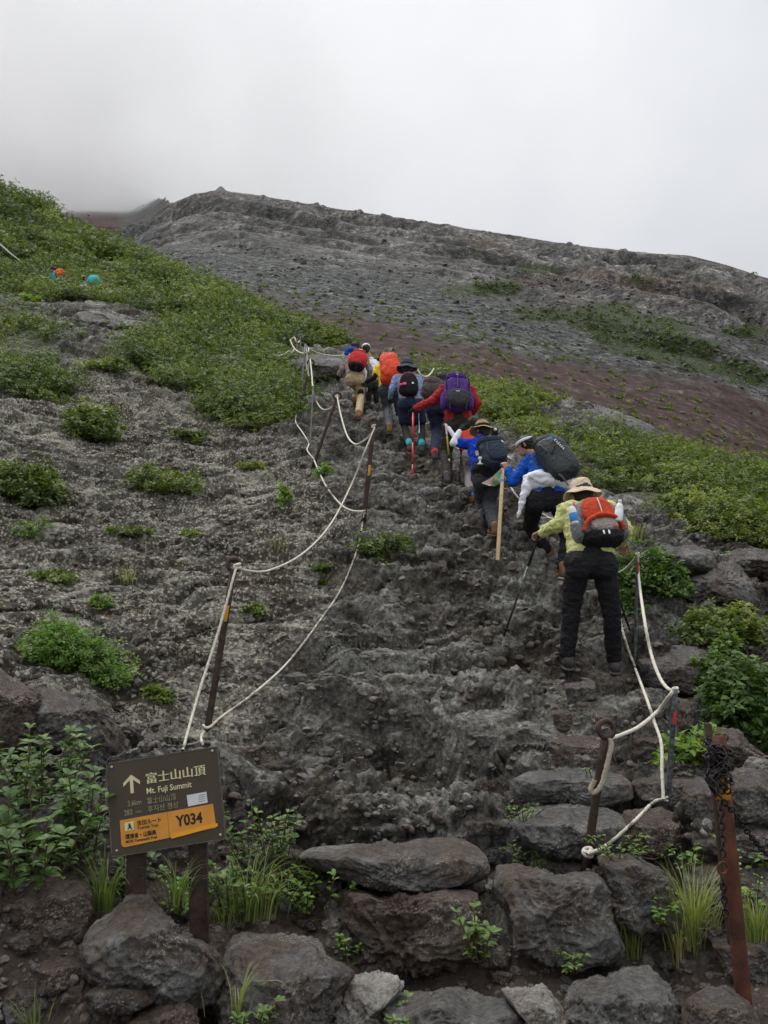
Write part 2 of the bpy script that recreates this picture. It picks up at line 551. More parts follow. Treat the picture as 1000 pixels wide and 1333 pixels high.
# finer relief is taken from the displaced rock itself, so that steep faces are broken too
G3 = P1.reshape(nr, nc, 3)
N1 = np.cross(np.gradient(G3, axis=1), np.gradient(G3, axis=0)).reshape(-1, 3)
N1 /= np.linalg.norm(N1, axis=1)[:, None] + 1e-9
N1 = (N1 * .8 + N * .2).astype(np.float32)
w3 = P1 + (.05 * np.stack([perlin(P1 * 6), perlin(P1 * 6 + 20), perlin(P1 * 6 + 40)], 1)).astype(np.float32)
def knob(Q, sh):  # rounded lumps with sharp creases between them
    return np.abs(perlin(Q + sh))
k1 = knob(w3 * np.array([3.4, 4.0, 8.5], np.float32), 3); k2 = knob(w3 * np.array([8, 9, 17], np.float32), 8); k3 = knob(w3 * np.array([20, 21, 28], np.float32), 15); k4 = perlin(w3 * np.float32(42))
rub = .30 + .95 * sstep(-.25, .25, fbm(P1 * .75 + 90, 2))
g = (.085 * k1 + .065 * (.3 - k2) + .036 * k3) * rub + .009 * k4 - .04
g = g * (1 - .65 * veg) * (1 - .60 * dirt) * (1 + far)
P2 = P1 + N1 * g[:, None].astype(np.float32)
h = g
idx = np.arange(nr * nc, dtype=np.int32).reshape(nr, nc)
Q = np.stack([idx[:-1, :-1], idx[:-1, 1:], idx[1:, 1:], idx[1:, :-1]], -1).reshape(-1, 4)
att = np.stack([lich, dirt, veg, np.clip(h * 3 + .5, 0, 1)], 1)

# ground material
m_ground, t, b = newmat('volcanic_ground')
pos = nd(t, 'ShaderNodeTexCoord').outputs['Object']
at_ = nd(t, 'ShaderNodeAttribute'); at_.attribute_name = 'mask'
sp = nd(t, 'ShaderNodeSeparateColor'); t.links.new(at_.outputs['Color'], sp.inputs[0])
mL, mD, mV = sp.outputs[0], sp.outputs[1], sp.outputs[2]
n1 = noise(t, pos, 1.4, 8, 0.68, 0.6)
base = ramp(t, n1, [(0.38, (.045, .040, .034)), (0.48, (.155, .148, .130)), (0.60, (.37, .365, .335))])
n2 = noise(t, pos, .8, 6, 0.7, 1.0)
base = mixc(t, ramp(t, n2, [(.52, 0.0), (.64, .65)]), base, (.125, .086, .058))
n3 = noise(t, pos, 24, 6, 0.78)
base = mixc(t, 1.0, base, ramp(t, n3, [(.36, .28), (.50, .9), (.64, 1.75)]), 'MULTIPLY')
# ochre moss
n4 = noise(t, pos, 2.1, 7, .72, .5)
base = mixc(t, math_(t, 'MULTIPLY', ramp(t, n4, [(.55, 0.0), (.63, .85)]), math_(t, 'ADD', mL, .28)), base, (.13, .095, .028))
base = mixc(t, math_(t, 'MULTIPLY', mL, .6), base, (.075, .062, .040))
# pale crustose lichen: flecks at two sizes
na = noise(t, pos, 46, 6, .85); nb = noise(t, pos, 2.6, 4, .65); nc2 = noise(t, pos, 11, 5, .8)
fl = ramp(t, math_(t, 'ADD', math_(t, 'MULTIPLY', na, .65), math_(t, 'MULTIPLY', nb, .5)), [(.612, 0.0), (.632, 1.0)])
fl2 = ramp(t, math_(t, 'ADD', math_(t, 'MULTIPLY', nc2, .75), math_(t, 'MULTIPLY', nb, .4)), [(.635, 0.0), (.655, 1.0)])
vo = nd(t, 'ShaderNodeTexVoronoi', feature='F1'); vo.inputs['Scale'].default_value = 25; vo.inputs['Randomness'].default_value = 1.0
vd = nd(t, 'ShaderNodeTexNoise'); vd.inputs['Scale'].default_value = 55; vd.inputs['Detail'].default_value = 4; t.links.new(pos, vd.inputs['Vector'])
vsc = nd(t, 'ShaderNodeVectorMath', operation='SCALE'); vsc.inputs['Scale'].default_value = .045; t.links.new(vd.outputs['Color'], vsc.inputs[0])
vad = nd(t, 'ShaderNodeVectorMath', operation='ADD'); t.links.new(pos, vad.inputs[0]); t.links.new(vsc.outputs[0], vad.inputs[1]); t.links.new(vad.outputs[0], vo.inputs['Vector'])
vsp = nd(t, 'ShaderNodeSeparateColor'); t.links.new(vo.outputs['Color'], vsp.inputs[0])
spot = math_(t, 'MULTIPLY', math_(t, 'LESS_THAN', vo.outputs['Distance'], .42), math_(t, 'GREATER_THAN', math_(t, 'ADD', vsp.outputs[0], math_(t, 'MULTIPLY', nb, 2.6)), 1.66))
fl = math_(t, 'MAXIMUM', math_(t, 'MULTIPLY', fl, .6), spot)
base = mixc(t, math_(t, 'MULTIPLY', math_(t, 'MAXIMUM', fl, math_(t, 'MULTIPLY', fl2, .8)), math_(t, 'ADD', math_(t, 'MULTIPLY', mL, .88), .10)), base,
            ramp(t, n3, [(.3, (.34, .325, .25)), (.7, (.66, .64, .54))]))
dirtc = mixc(t, noise(t, pos, 3, 6, .7), (.050, .038, .030), (.15, .118, .098))
dirtc = mixc(t, 1.0, dirtc, ramp(t, noise(t, pos, 60, 5, .8), [(.3, .5), (.72, 1.6)]), 'MULTIPLY')
base = mixc(t, mD, base, dirtc)
base = mixc(t, math_(t, 'MULTIPLY', mV, .8), base, (.050, .052, .022))
t.links.new(base, b.inputs['Base Color'])
b.inputs['Roughness'].default_value = .78
b.inputs['Specular IOR Level'].default_value = .3
nn = bump(t, b, noise(t, pos, 14, 9, .78), 1.0, .07)
nn = bump(t, b, noise(t, pos, 70, 5, .78), .9, .014, nn)
t.links.new(nn, b.inputs['Normal'])

ground = mesh_np('ground', P2, Q, m_ground, attrs={'mask': att})
tag(ground, kind='structure')
bpy.context.view_layer.update()
def hit(px, py, dmax=None):
    r = ray(px, py)
    ok, loc, n, i = ground.ray_cast(Vector((0, 0, 0)) + r * .8, r)
    if not ok: return Vector(basehit(px, py))
    return loc
def drop(x, y):
    ok, loc, n, i = ground.ray_cast(Vector((x, y, 200)), Vector((0, 0, -1)))
    return loc.z if ok else float(base_z(x, y)[0])
del P, G3, du, dv, S, XY

# ================================================================== THE MOUNTAIN
SKY = [(-500, 262, 9e3, .47), (0, 262, 9e3, .5), (205, 262, 9e3, .5), (217, 262, 345, .30), (228, 255, 335, .27), (285, 248, 330, .26), (340, 255, 325, .26), (400, 266, 312, .26),
       (480, 278, 300, .26), (560, 290, 286, .26), (640, 302, 272, .27), (720, 315, 258, .29), (800, 325, 246, .31), (900, 333, 236, .35), (940, 343, 228, .36),
       (1000, 362, 215, .37), (1200, 440, 190, .37), (1600, 560, 170, .37)]
def mt_z(px, y, rough=True):
    Dr = np.exp(np.interp(px, [s_[0] for s_ in SKY], [math.log(s_[2]) for s_ in SKY]))
    Tr = np.interp(px, [s_[0] for s_ in SKY], [tanel(s_[1]) for s_ in SKY])
    k = np.interp(px, [0, 200, 262, 600, 1000, 1600], [12, 12, 17, 15.4, 21.5, 30])
    s_ = Tr + k / Dr
    wr = sstep(160, 255, px + 9 * fbm(np.stack([px * .02, y * .03, px * 0], 1), 3))
    Dr = np.where(px < 222, np.maximum(np.exp(np.interp(px, [0, 200, 222], [math.log(9e3), math.log(900), math.log(340)])), 340), Dr)
    s_ = (1 - wr) * (tanel(264) + .001) + wr * (np.where(px < 232, tanel(254), Tr) + k / np.minimum(Dr, 340))
    z = s_ * y - k
    q = y / np.minimum(Dr, 360)
    over = np.maximum(y - Dr, 0)
    z = z - over * 1.1 * wr
    return z, q, Dr
lm = np.concatenate([np.linspace(math.log(27), math.log(400), 620, endpoint=False), np.linspace(math.log(400), math.log(3900), 130)])
am = np.linspace(-.95, .95, 900)
A, Lm = np.meshgrid(am, lm)
Y = np.exp(Lm).ravel(); X = (A.ravel() * Y)
# pixel column of each point at the height of the slope (depth along the optical axis grows with height)
PX = 500 + F * X / (Y * (CP + .45 * SP))
z0, q, Dr = mt_z(PX, Y)
P = np.stack([X, Y, z0], 1)
lo = fbm(P * .011, 3)
wq = q + .05 * lo + .02 * fbm(P * .03, 3)
hard = sstep(.36, .45, wq) * sstep(185, 225, PX + 14 * lo)
talus = sstep(.27, .33, wq) * (1 - hard)
# stepped lava cliffs under the ridge
ter = np.zeros(len(Y))
for c0, wdt, hgt in ((.42, .010, 3.0), (.50, .011, 4.5), (.58, .012, 6.0), (.69, .012, 6.0), (.80, .012, 4.5), (.90, .012, 3.0)):
    e = wq + .018 * fbm(P * np.array([.02, .05, .03]) + c0 * 50, 3)
    amp_ = hgt * (.35 + .9 * sstep(-.35, .5, fbm(P * .012 + c0 * 91, 2)))
    ter += amp_ * (sstep(c0 - wdt, c0 + wdt, e) - sstep(c0 - .07, c0 + .07, e))
rib = ridged(P * np.array([.10, .04, .04]), 4)
rough = ridged(P * np.array([.045, .045, .06]), 5)
F1, F2, cv = voro(np.stack([X * .22 + perlin(P * .1) * .8, Y * .17 + perlin(P * .1 + 9) * .8], 1))
F1b, F2b, cvb = voro(np.stack([X * .6, Y * .45], 1) + 3)
fade = np.clip(1 - (q - 1) * 4, 0, 1)
rid = np.exp(-((q - .985) / .03) ** 2)
zz = z0 + ter * 1.5 * q * np.clip((.99 - q) * 9, 0, 1) + np.clip((.97 - q) * 8, .03, 1) * q ** 1.7 * hard * (1.6 * (rough - 1.1) + 2.2 * (rib - 1.1) * sstep(.45, .6, wq) * (.4 + .6 * q) + 1.0 * (1 - F1 ** 2) * cv + .7 * (1 - F1b ** 2) * cvb)
zz += talus * (.25 * fbm(P * .5, 3) + .5 * fbm(P * .09, 3)) + (1 - hard - talus) * .15 * fbm(P * .2, 3)
zz += rid * (.25 * fbm(P * np.array([.06, .02, .02]), 4) + .22 * np.maximum(fbm(P * np.array([.25, .02, .02]) + 5, 3), 0)) * sstep(200, 225, PX)
zz += 2.2 * np.exp(-((PX - 284) / 6) ** 2) * np.exp(-((q - .99) / .02) ** 2)
zz -= np.exp(-((wq - .36) / .05) ** 2) * 0.4
P[:, 2] = zz
nr, nc = len(lm), len(am)
idx = np.arange(nr * nc, dtype=np.int32).reshape(nr, nc)
Qm = np.stack([idx[:-1, :-1], idx[:-1, 1:], idx[1:, 1:], idx[1:, :-1]], -1).reshape(-1, 4)
_qb = np.interp(PX, [300, 600, 1000], [.27, .265, .37])
redm = np.where(PX < 150, 1.0, 1 - sstep(_qb - .02, _qb + .025, q + .02 * fbm(P * .08, 3)))
redm = np.maximum(redm, (1 - sstep(120, 175, PX + 40 * lo)))
def blob_px(cx, cy, rx, ry):
    PY = 666.5 - F * ((P[:, 2] / Y) * CP - SP) / (CP + P[:, 2] / Y * SP)
    return np.exp(-(((PX - cx) / rx) ** 2 + ((PY - cy) / ry) ** 2))
gm = np.zeros(len(Y))
for cx, cy, rx, ry in ((835, 435, 75, 30), (880, 455, 60, 22), (790, 415, 60, 22), (700, 410, 40, 12), (640, 376, 45, 12), (965, 432, 35, 10), (975, 490, 60, 14), (700, 350, 30, 8), (830, 365, 30, 8), (745, 470, 30, 8), (600, 380, 30, 8), (930, 480, 60, 12)):
    gm = np.maximum(gm, blob_px(cx, cy, rx, ry))
gm = sstep(.40, .52, gm + .22 * fbm(P * np.array([.10, .14, .2]), 4))
gm *= (redm < .5)
att = np.stack([redm, gm, hard, talus], 1)
m_mt, t, b = newmat('mountain_rock')
pos = nd(t, 'ShaderNodeTexCoord').outputs['Object']
at_ = nd(t, 'ShaderNodeAttribute'); at_.attribute_name = 'mask'
sp = nd(t, 'ShaderNodeSeparateColor'); t.links.new(at_.outputs['Color'], sp.inputs[0])
mp = nd(t, 'ShaderNodeMapping'); mp.inputs['Scale'].default_value = (1, .6, 1.6); t.links.new(pos, mp.inputs['Vector'])
pv = mp.outputs['Vector']
n1 = noise(t, pv, .05, 8, .7, .5)
hardc = ramp(t, n1, [(.38, (.045, .043, .041)), (.5, (.105, .101, .095)), (.60, (.20, .19, .175))])
hardc = mixc(t, ramp(t, noise(t, pv, .03, 5, .6), [(.55, 0.0), (.68, .6)]), hardc, (.150, .098, .075))
tal = ramp(t, noise(t, pos, 1.1, 6, .75), [(.38, (.035, .038, .035)), (.52, (.080, .085, .078)), (.64, (.21, .215, .205))])
mpv = nd(t, 'ShaderNodeMapping'); mpv.inputs['Scale'].default_value = (1, .5, .22); t.links.new(pos, mpv.inputs['Vector'])
cols = ramp(t, noise(t, mpv.outputs['Vector'], .38, 6, .75), [(.36, .45), (.50, .95), (.62, 1.6)])
hardc = mixc(t, .8, hardc, cols, 'MULTIPLY')
base = mixc(t, sp.outputs[2], tal, hardc)
base = mixc(t, 1.0, base, ramp(t, noise(t, pos, 2.4, 5, .8), [(.36, .45), (.50, .95), (.64, 1.7)]), 'MULTIPLY')
base = mixc(t, 1.0, base, ramp(t, noise(t, pos, .7, 7, .8), [(.38, .22), (.50, .80), (.63, 1.7)]), 'MULTIPLY')
redc = ramp(t, noise(t, pos, .8, 7, .75), [(.40, (.034, .020, .018)), (.52, (.066, .037, .032)), (.60, (.10, .072, .064)), (.66, (.20, .18, .17))])
base = mixc(t, sp.outputs[0], base, redc)
gn = ramp(t, noise(t, pos, .9, 6, .75), [(.40, 0.0), (.47, 1.0)])
base = mixc(t, math_(t, 'MULTIPLY', sp.outputs[1], gn), base, ramp(t, noise(t, pos, 2.2, 4, .7), [(.3, (.022, .030, .012)), (.7, (.060, .078, .026))]))
t.links.new(base, b.inputs['Base Color'])
b.inputs['Roughness'].default_value = .9
b.inputs['Specular IOR Level'].default_value = .2
nn = bump(t, b, noise(t, pos, .6, 8, .8), .8, .5)
t.links.new(nn, b.inputs['Normal'])
mountain = tag(mesh_np('mountain', P, Qm, m_mt, attrs={'mask': att}), kind='structure')
bpy.context.view_layer.update()
def mhit(px, py):
    r = ray(px, py)
    ok, loc, n, i = mountain.ray_cast(r * (30 / r.y), r)
    return (loc, n) if ok else (None, None)

# ================================================================== CLOUD ON THE SUMMIT SLOPE
CC = Vector((-360, 870, 520)); CR = Vector((560, 600, 410))
V_, Q_ = np.array([[0, 0, 0]]), None
def _ball(n=26):
    th = np.linspace(0, math.pi, n); ph = np.linspace(0, 2 * math.pi, 2 * n, endpoint=False)
    V = [(0, 0, 1)] + [(math.sin(t_) * math.cos(p_), math.sin(t_) * math.sin(p_), math.cos(t_)) for t_ in th[1:-1] for p_ in ph] + [(0, 0, -1)]
    m = len(ph); Fc = []
    for k in range(m): Fc.append((0, 1 + k, 1 + (k + 1) % m))
    for i in range(n - 3):
        for k in range(m): Fc.append((1 + i * m + k, 1 + (i + 1) * m + k, 1 + (i + 1) * m + (k + 1) % m, 1 + i * m + (k + 1) % m))
    L_ = len(V) - 1
    for k in range(m): Fc.append((L_, 1 + (n - 3) * m + (k + 1) % m, 1 + (n - 3) * m + k))
    return V, Fc
V_, F_ = _ball()
mb = MB(); mb.add([(CC.x + v[0] * CR.x, CC.y + v[1] * CR.y, CC.z + v[2] * CR.z) for v in V_], F_)
cloud = mb.obj('cloud', None, origin=CC)
m_cl = bpy.data.materials.new('cloud_vapour'); m_cl.use_nodes = True
t = m_cl.node_tree; t.nodes.clear()
o_ = t.nodes.new('ShaderNodeOutputMaterial'); v_ = t.nodes.new('ShaderNodeVolumePrincipled')
v_.inputs['Color'].default_value = (.995, .996, 1.0, 1); v_.inputs['Anisotropy'].default_value = 0.2
co = nd(t, 'ShaderNodeTexCoord').outputs['Object']
mp = nd(t, 'ShaderNodeMapping'); mp.inputs['Scale'].default_value = (1 / CR.x, 1 / CR.y, 1 / CR.z); t.links.new(co, mp.inputs['Vector'])
ln = nd(t, 'ShaderNodeVectorMath', operation='LENGTH'); t.links.new(mp.outputs[0], ln.inputs[0])
fall = math_(t, 'POWER', math_(t, 'MAXIMUM', math_(t, 'SUBTRACT', 1.0, ln.outputs['Value']), 0.0), 1.3)
wisp = ramp(t, noise(t, co, .0055, 5, .6, .6), [(.38, .10), (.60, 1.25)])
t.links.new(math_(t, 'MULTIPLY', math_(t, 'MULTIPLY', fall, wisp), .0115), v_.inputs['Density'])
t.links.new(v_.outputs[0], o_.inputs['Volume'])
cloud.data.materials.append(m_cl)
tag(cloud, kind='stuff', label='grey cloud resting on the summit slope at upper left', cat='cloud')
# ================================================================== ROCKS
m_bas = rock_mat('basalt', (.052, .048, .045), (.122, .118, .112), (.27, .265, .255), (.105, .078, .058), 0.12, 1.0, .40)
m_basl = rock_mat('pale_basalt', (.075, .073, .070), (.135, .132, .126), (.23, .225, .215), (.13, .11, .09), 0.05, 1.0, .34)
m_brn = rock_mat('brown_scoria', (.052, .042, .034), (.112, .090, .072), (.21, .18, .155), (.080, .056, .043), 0.2, 1.4, .44)
m_crumb = rock_mat('crumbly_mortar', (.13, .12, .105), (.25, .24, .22), (.42, .41, .38), (.14, .11, .09), 0.3, 2.2, .36)

def _cube_sphere(n):
    u = np.tan(np.linspace(-math.pi / 4, math.pi / 4, n + 1))
    a, b_ = np.meshgrid(u, u)
    o = np.ones_like(a)
    V, Q = [], []
    for k, f in enumerate([(a, b_, o), (b_, a, -o), (o, a, b_), (-o, b_, a), (b_, o, a), (a, -o, b_)]):
        p = np.stack([x.ravel() for x in f], 1)
        i = np.arange((n + 1) ** 2).reshape(n + 1, n + 1) + k * (n + 1) ** 2
        V.append(p); Q.append(np.stack([i[:-1, :-1], i[:-1, 1:], i[1:, 1:], i[1:, :-1]], -1).reshape(-1, 4))
    V = np.concatenate(V); Q = np.concatenate(Q)
    V /= np.linalg.norm(V, axis=1)[:, None]
    key = np.round(V * 1e5).astype(np.int64)
    _, first, inv = np.unique(key, axis=0, return_index=True, return_inverse=True)
    return V[first], inv.ravel()[Q]
CS = {n: _cube_sphere(n) for n in (3, 4, 10, 24, 44, 60)}
ROCKS = []
def boulder(poly, mat, label, depth=None, seed=0, group=None, p=3.6, tread=1.6, edge=.25, dd=0.0, rough=1.0, name='boulder', base=None, n=60):
    V, Q = CS[n]
    poly = [Vector(q) for q in poly]
    cx = sum(q[0] for q in poly) / len(poly); cy = sum(q[1] for q in poly) / len(poly)
    ymin = min(q[1] for q in poly); ymax = max(q[1] for q in poly)
    xmin = min(q[0] for q in poly); xmax = max(q[0] for q in poly)
    cx, cy = (xmin + xmax) / 2, (ymin + ymax) / 2
    D = base if base else hit(cx, ymin + .8 * (ymax - ymin)).y
    c = at(cx, cy, D)
    sc_ = (D / ray(cx, cy).y) / F
    if depth is None: depth = .42 * min(xmax - xmin, (ymax - ymin) * 1.5) * sc_
    c = at(cx, cy, D + depth * .35 + dd)
    # superellipsoid cross-section in depth, traced outline across
    x_, y_, z_ = V[:, 0], V[:, 1], V[:, 2]
    m = np.hypot(x_, z_)
    s = 1 / (m ** p + np.abs(y_) ** p) ** (1 / p)
    th = np.arctan2(z_, x_)
    tt = np.linspace(-math.pi, math.pi, 361)
    rad = []
    for w in tt:
        best = 0
        dx, dy = math.cos(w), -math.sin(w)
        for i in range(len(poly)):
            x1, y1 = poly[i][0] - cx, poly[i][1] - cy
            x2, y2 = poly[(i + 1) % len(poly)][0] - cx, poly[(i + 1) % len(poly)][1] - cy
            ex, ey = x2 - x1, y2 - y1
            den = dx * ey - dy * ex
            if abs(den) < 1e-9: continue
            k = (x1 * ey - y1 * ex) / den
            q = (x1 * dy - y1 * dx) / den
            if k > 0 and -1e-6 <= q <= 1 + 1e-6: best = max(best, k)
        rad.append(best)
    rad = np.array(rad)
    kk = 5
    rad = np.convolve(np.concatenate([rad[-kk - 1:-1], rad, rad[1:kk + 1]]), np.ones(2 * kk + 1) / (2 * kk + 1), 'valid')
    Rr = np.interp(th, tt, rad) * sc_
    U = np.stack([m * np.cos(th), s * 0 + y_, m * np.sin(th)], 1) * s[:, None]
    r2 = random.Random(seed * 7 + 3)
    for k in range(9):
        nrm = Vector((r2.uniform(-1, 1), r2.uniform(-1.3, .4), r2.uniform(-.4, 1.2))).normalized()
        hmax = (U @ np.array(nrm)).max() * r2.uniform(.74, .92)
        dpt = np.maximum(U @ np.array(nrm) - hmax, 0)
        U -= dpt[:, None] * np.array(nrm)[None] * .92
    lat = np.hypot(U[:, 0], U[:, 2])
    size = (rad.mean() * sc_)
    Pn = U * size * np.array([1, 1, 1]) + seed * 3.1
    fr = 1 / max(size, .05)
    disp = rough * size * (.030 * fbm(Pn * fr * 11 + 4, 3) - .018 * np.maximum(perlin(Pn * fr * 8) - .25, 0) * 3 + .045 * fbm(Pn * fr * 1.3, 2) + .045 * (ridged(Pn * fr * 2.0, 4) - 1.2) + .030 * fbm(Pn * fr * 6, 3) + .012 * fbm(Pn * fr * 17, 3))
    for f_, a_ in ((1.7, .11), (4.0, .05)):
        q1, q2, qc = voro(np.stack([Pn[:, 0] + .5 * Pn[:, 1], Pn[:, 2] + .4 * Pn[:, 1]], 1) * fr * f_ + .25 * fbm(Pn * fr * 2, 2)[:, None] + 3)
        disp += rough * size * a_ * (qc - .55) * sstep(0, .14, q2 - q1)
    nr_ = U / (np.linalg.norm(U, axis=1)[:, None] + 1e-6)
    X_ = np.cos(th) * lat * Rr
    Z_ = np.sin(th) * lat * Rr
    Y_ = U[:, 1] * depth
    W_ = np.stack([X_, Y_, Z_], 1) + nr_ * disp[:, None]
    # upper part leans back so that the tread on top is seen
    hh = (ymax - ymin) * sc_ / 2
    ze = hh * (edge + .22 * fbm(np.stack([W_[:, 0] * fr * 1.4, W_[:, 0] * 0 + seed, W_[:, 0] * 0], 1), 2))
    over = np.maximum(W_[:, 2] - ze, 0)
    W_[:, 1] += tread * over * (W_[:, 1] > -depth * 2) + .10 * (W_[:, 2] + hh)
    fw = np.array(c.normalized()); rt = np.array([fw[1], -fw[0], 0]); rt /= np.linalg.norm(rt); up = np.cross(rt, fw)
    Wd = W_[:, :1] * rt + W_[:, 1:2] * fw + W_[:, 2:] * up + np.array(c)
    o = mesh_np(name, Wd, Q, mat, origin=tuple(c))
    ROCKS.append(o)
    return tag(o, label, 'rock', group)
GR = 'stones of the rough steps'
B = boulder
B([(165, 1162), (190, 1165), (215, 1190), (255, 1225), (285, 1245), (296, 1275), (280, 1302), (240, 1310), (200, 1295), (150, 1277), (120, 1262), (110, 1230), (118, 1205)], m_bas, 'big pointed dark grey boulder lying right in front of the sign posts', seed=1, base=3.12, depth=.20)
B([(285, 1225), (300, 1215), (345, 1208), (380, 1203), (430, 1215), (440, 1245), (470, 1270), (440, 1310), (425, 1360), (380, 1400), (300, 1380), (284, 1300), (280, 1260)], m_bas, 'wide smooth grey slab to the right of the pointed boulder, cut by the lower edge', seed=2, base=3.15, depth=.22)
B([(112, 1290), (130, 1278), (170, 1275), (200, 1290), (205, 1308), (170, 1318), (120, 1312)], m_bas, 'small flat dark stone tucked under the big pointed boulder', seed=3, base=3.0)
B([(150, 1340), (180, 1305), (220, 1286), (245, 1290), (262, 1320), (265, 1400), (150, 1400)], m_brn, 'brown grey rock at the lower edge below the pointed boulder', seed=4, base=2.95)
B([(8, 1222), (25, 1206), (50, 1208), (70, 1225), (66, 1238), (30, 1240)], m_bas, 'little dark stone lying on the brown earth bank at far left', seed=5)
B([(38, 1150), (70, 1135), (110, 1150), (128, 1190), (120, 1230), (60, 1236), (24, 1205), (20, 1170)], m_brn, 'crumbly brown earth covered rock below the leafy plant at left', seed=6, base=3.42)
B([(50, 890), (95, 905), (130, 920), (162, 960), (158, 988), (110, 985), (60, 975), (30, 955), (22, 925)], m_bas, 'rounded dark boulder above the leafy plant, left of the sign', seed=7, base=4.6)
B([(-60, 870), (-10, 855), (30, 880), (60, 905), (55, 945), (20, 985), (-60, 990)], m_brn, 'brown boulder at the left edge above the leafy plant', seed=8, base=4.5)
B([(385, 1108), (400, 1103), (430, 1105), (490, 1098), (560, 1091), (600, 1090), (620, 1098), (633, 1118), (632, 1138), (600, 1148), (540, 1157), (480, 1152), (440, 1140), (400, 1122)], m_bas, 'long low grey slab forming the step right of the sign', seed=9, p=6, depth=.2, tread=3.0, edge=.1, dd=-.16, group=GR)
B([(612, 1092), (640, 1087), (672, 1086), (683, 1098), (678, 1115), (650, 1128), (632, 1122)], m_basl, 'small pale wedge stone at the right end of the long slab', seed=10, tread=3, edge=0, group=GR)
B([(432, 1160), (450, 1152), (500, 1155), (560, 1150), (600, 1150), (625, 1160), (632, 1200), (628, 1240), (560, 1268), (500, 1272), (470, 1255), (440, 1218), (430, 1190)], m_brn, 'rough knobbly brown block under the long low slab', seed=11, p=6, tread=2.5, edge=.62, rough=1.5, group=GR)
B([(640, 1130), (660, 1128), (700, 1134), (760, 1132), (785, 1140), (795, 1165), (797, 1200), (808, 1225), (790, 1245), (750, 1251), (700, 1246), (665, 1235), (650, 1200), (632, 1165)], m_bas, 'largest squarish dark block, below the foot of the ringed stake', seed=12, p=7, depth=.22, tread=2.0, edge=.62, group=GR)
B([(664, 1074), (690, 1056), (730, 1046), (790, 1050), (822, 1070), (818, 1095), (790, 1112), (730, 1117), (690, 1102)], m_basl, 'light topped wide stone just behind the foot of the ringed stake', seed=13, p=4.5, tread=2.4, edge=.1, dd=-.15, group=GR)
B([(664, 1021), (690, 1006), (740, 999), (800, 1000), (820, 1015), (820, 1035), (780, 1047), (720, 1047), (672, 1041)], m_basl, 'long grey stone crossed by the middle of the ringed stake', seed=14, p=4.5, tread=2.4, edge=.2, dd=-.15, group=GR)
B([(803, 962), (840, 957), (880, 962), (912, 975), (917, 990), (900, 1003), (850, 1005), (806, 1000)], m_bas, 'flat fronted grey block between the two rope stakes', seed=15, p=7, tread=2, edge=.6, group=GR)
B([(775, 1120), (820, 1113), (870, 1118), (895, 1130), (893, 1180), (880, 1207), (830, 1212), (800, 1200), (790, 1150)], m_bas, 'dark block to the right of the largest squarish block', seed=16, p=6, tread=2, edge=.6, group=GR)
B([(812, 1058), (860, 1052), (895, 1060), (892, 1105), (860, 1118), (815, 1112)], m_brn, 'blocky brown stone under the slack rope on the right', seed=17, p=5, group=GR)
B([(820, 1012), (860, 1003), (900, 1012), (905, 1045), (870, 1055), (825, 1050)], m_bas, 'dark recessed stone behind the tarred rope pole', seed=18, p=5, group=GR)
B([(712, 962), (750, 955), (800, 965), (806, 990), (770, 1003), (720, 1002)], m_brn, 'brown stone above the long grey stone, left of the ring', seed=19, p=5, dd=.10, group=GR)
B([(716, 925), (760, 915), (800, 920), (806, 945), (770, 958), (722, 955)], m_brn, 'topmost brown ledge stone under the boots of the last hiker', seed=20, p=5, dd=.12, group=GR)
B([(735, 890), (772, 884), (778, 910), (740, 916)], m_bas, 'small square dark stone set in the path near the boots', seed=21, p=5, group=GR)
B([(905, 960), (930, 948), (965, 948), (978, 965), (998, 985), (980, 1008), (930, 1010), (905, 990)], m_brn, 'rounded brown boulder behind the top of the rusty pole', seed=22, group=GR)
B([(945, 1012), (975, 998), (1010, 1005), (1030, 1040), (1010, 1075), (960, 1072), (946, 1045)], m_bas, 'angular dark rock at right edge, right of the rusty pole', seed=23, group=GR)
B([(890, 1020), (915, 1008), (940, 1022), (944, 1060), (915, 1080), (892, 1060)], m_bas, 'narrow dark rock just left of the rusty pole', seed=24, group=GR)
B([(900, 1085), (940, 1070), (990, 1075), (1030, 1090), (1020, 1118), (950, 1122), (905, 1112)], m_bas, 'low dark rock crossed by the hanging chain', seed=25, group=GR)
B([(892, 1128), (940, 1120), (1000, 1122), (1060, 1130), (1060, 1200), (1000, 1208), (930, 1200), (896, 1180)], m_bas, 'broad dark rock behind the lower half of the rusty pole', seed=26, p=5, group=GR)
B([(738, 1290), (770, 1268), (820, 1257), (850, 1258), (872, 1280), (884, 1310), (880, 1380), (760, 1390), (735, 1330)], m_basl, 'big light grey angular rock at the lower edge with a white streak', seed=27, base=3.15, tread=2.2, edge=.3)
B([(890, 1310), (920, 1290), (955, 1280), (985, 1300), (990, 1340), (940, 1380), (892, 1360)], m_bas, 'grey wedge rock at the lower edge beside the rusty pole foot', seed=28, base=3.0)
B([(925, 1228), (960, 1215), (1010, 1222), (1040, 1250), (1010, 1285), (950, 1280)], m_bas, 'grey rock at the right edge behind the rusty pole foot', seed=29)
B([(500, 1300), (540, 1286), (610, 1288), (670, 1295), (692, 1320), (690, 1400), (520, 1400), (490, 1340)], m_basl, 'flat topped grey slab at the lower edge in the middle', seed=30, base=3.12, tread=2.5, edge=.3)
B([(428, 1300), (450, 1272), (490, 1268), (525, 1275), (530, 1295), (500, 1310), (500, 1380), (430, 1380)], m_crumb, 'rough speckled rock between the two slabs on the lower edge', seed=31, rough=1.6, base=3.2)
B([(640, 1290), (670, 1280), (710, 1286), (738, 1310), (740, 1390), (690, 1390), (680, 1310)], m_crumb, 'pale crumbling rock between the middle slab and the angular rock', seed=32, rough=1.6, base=3.15)
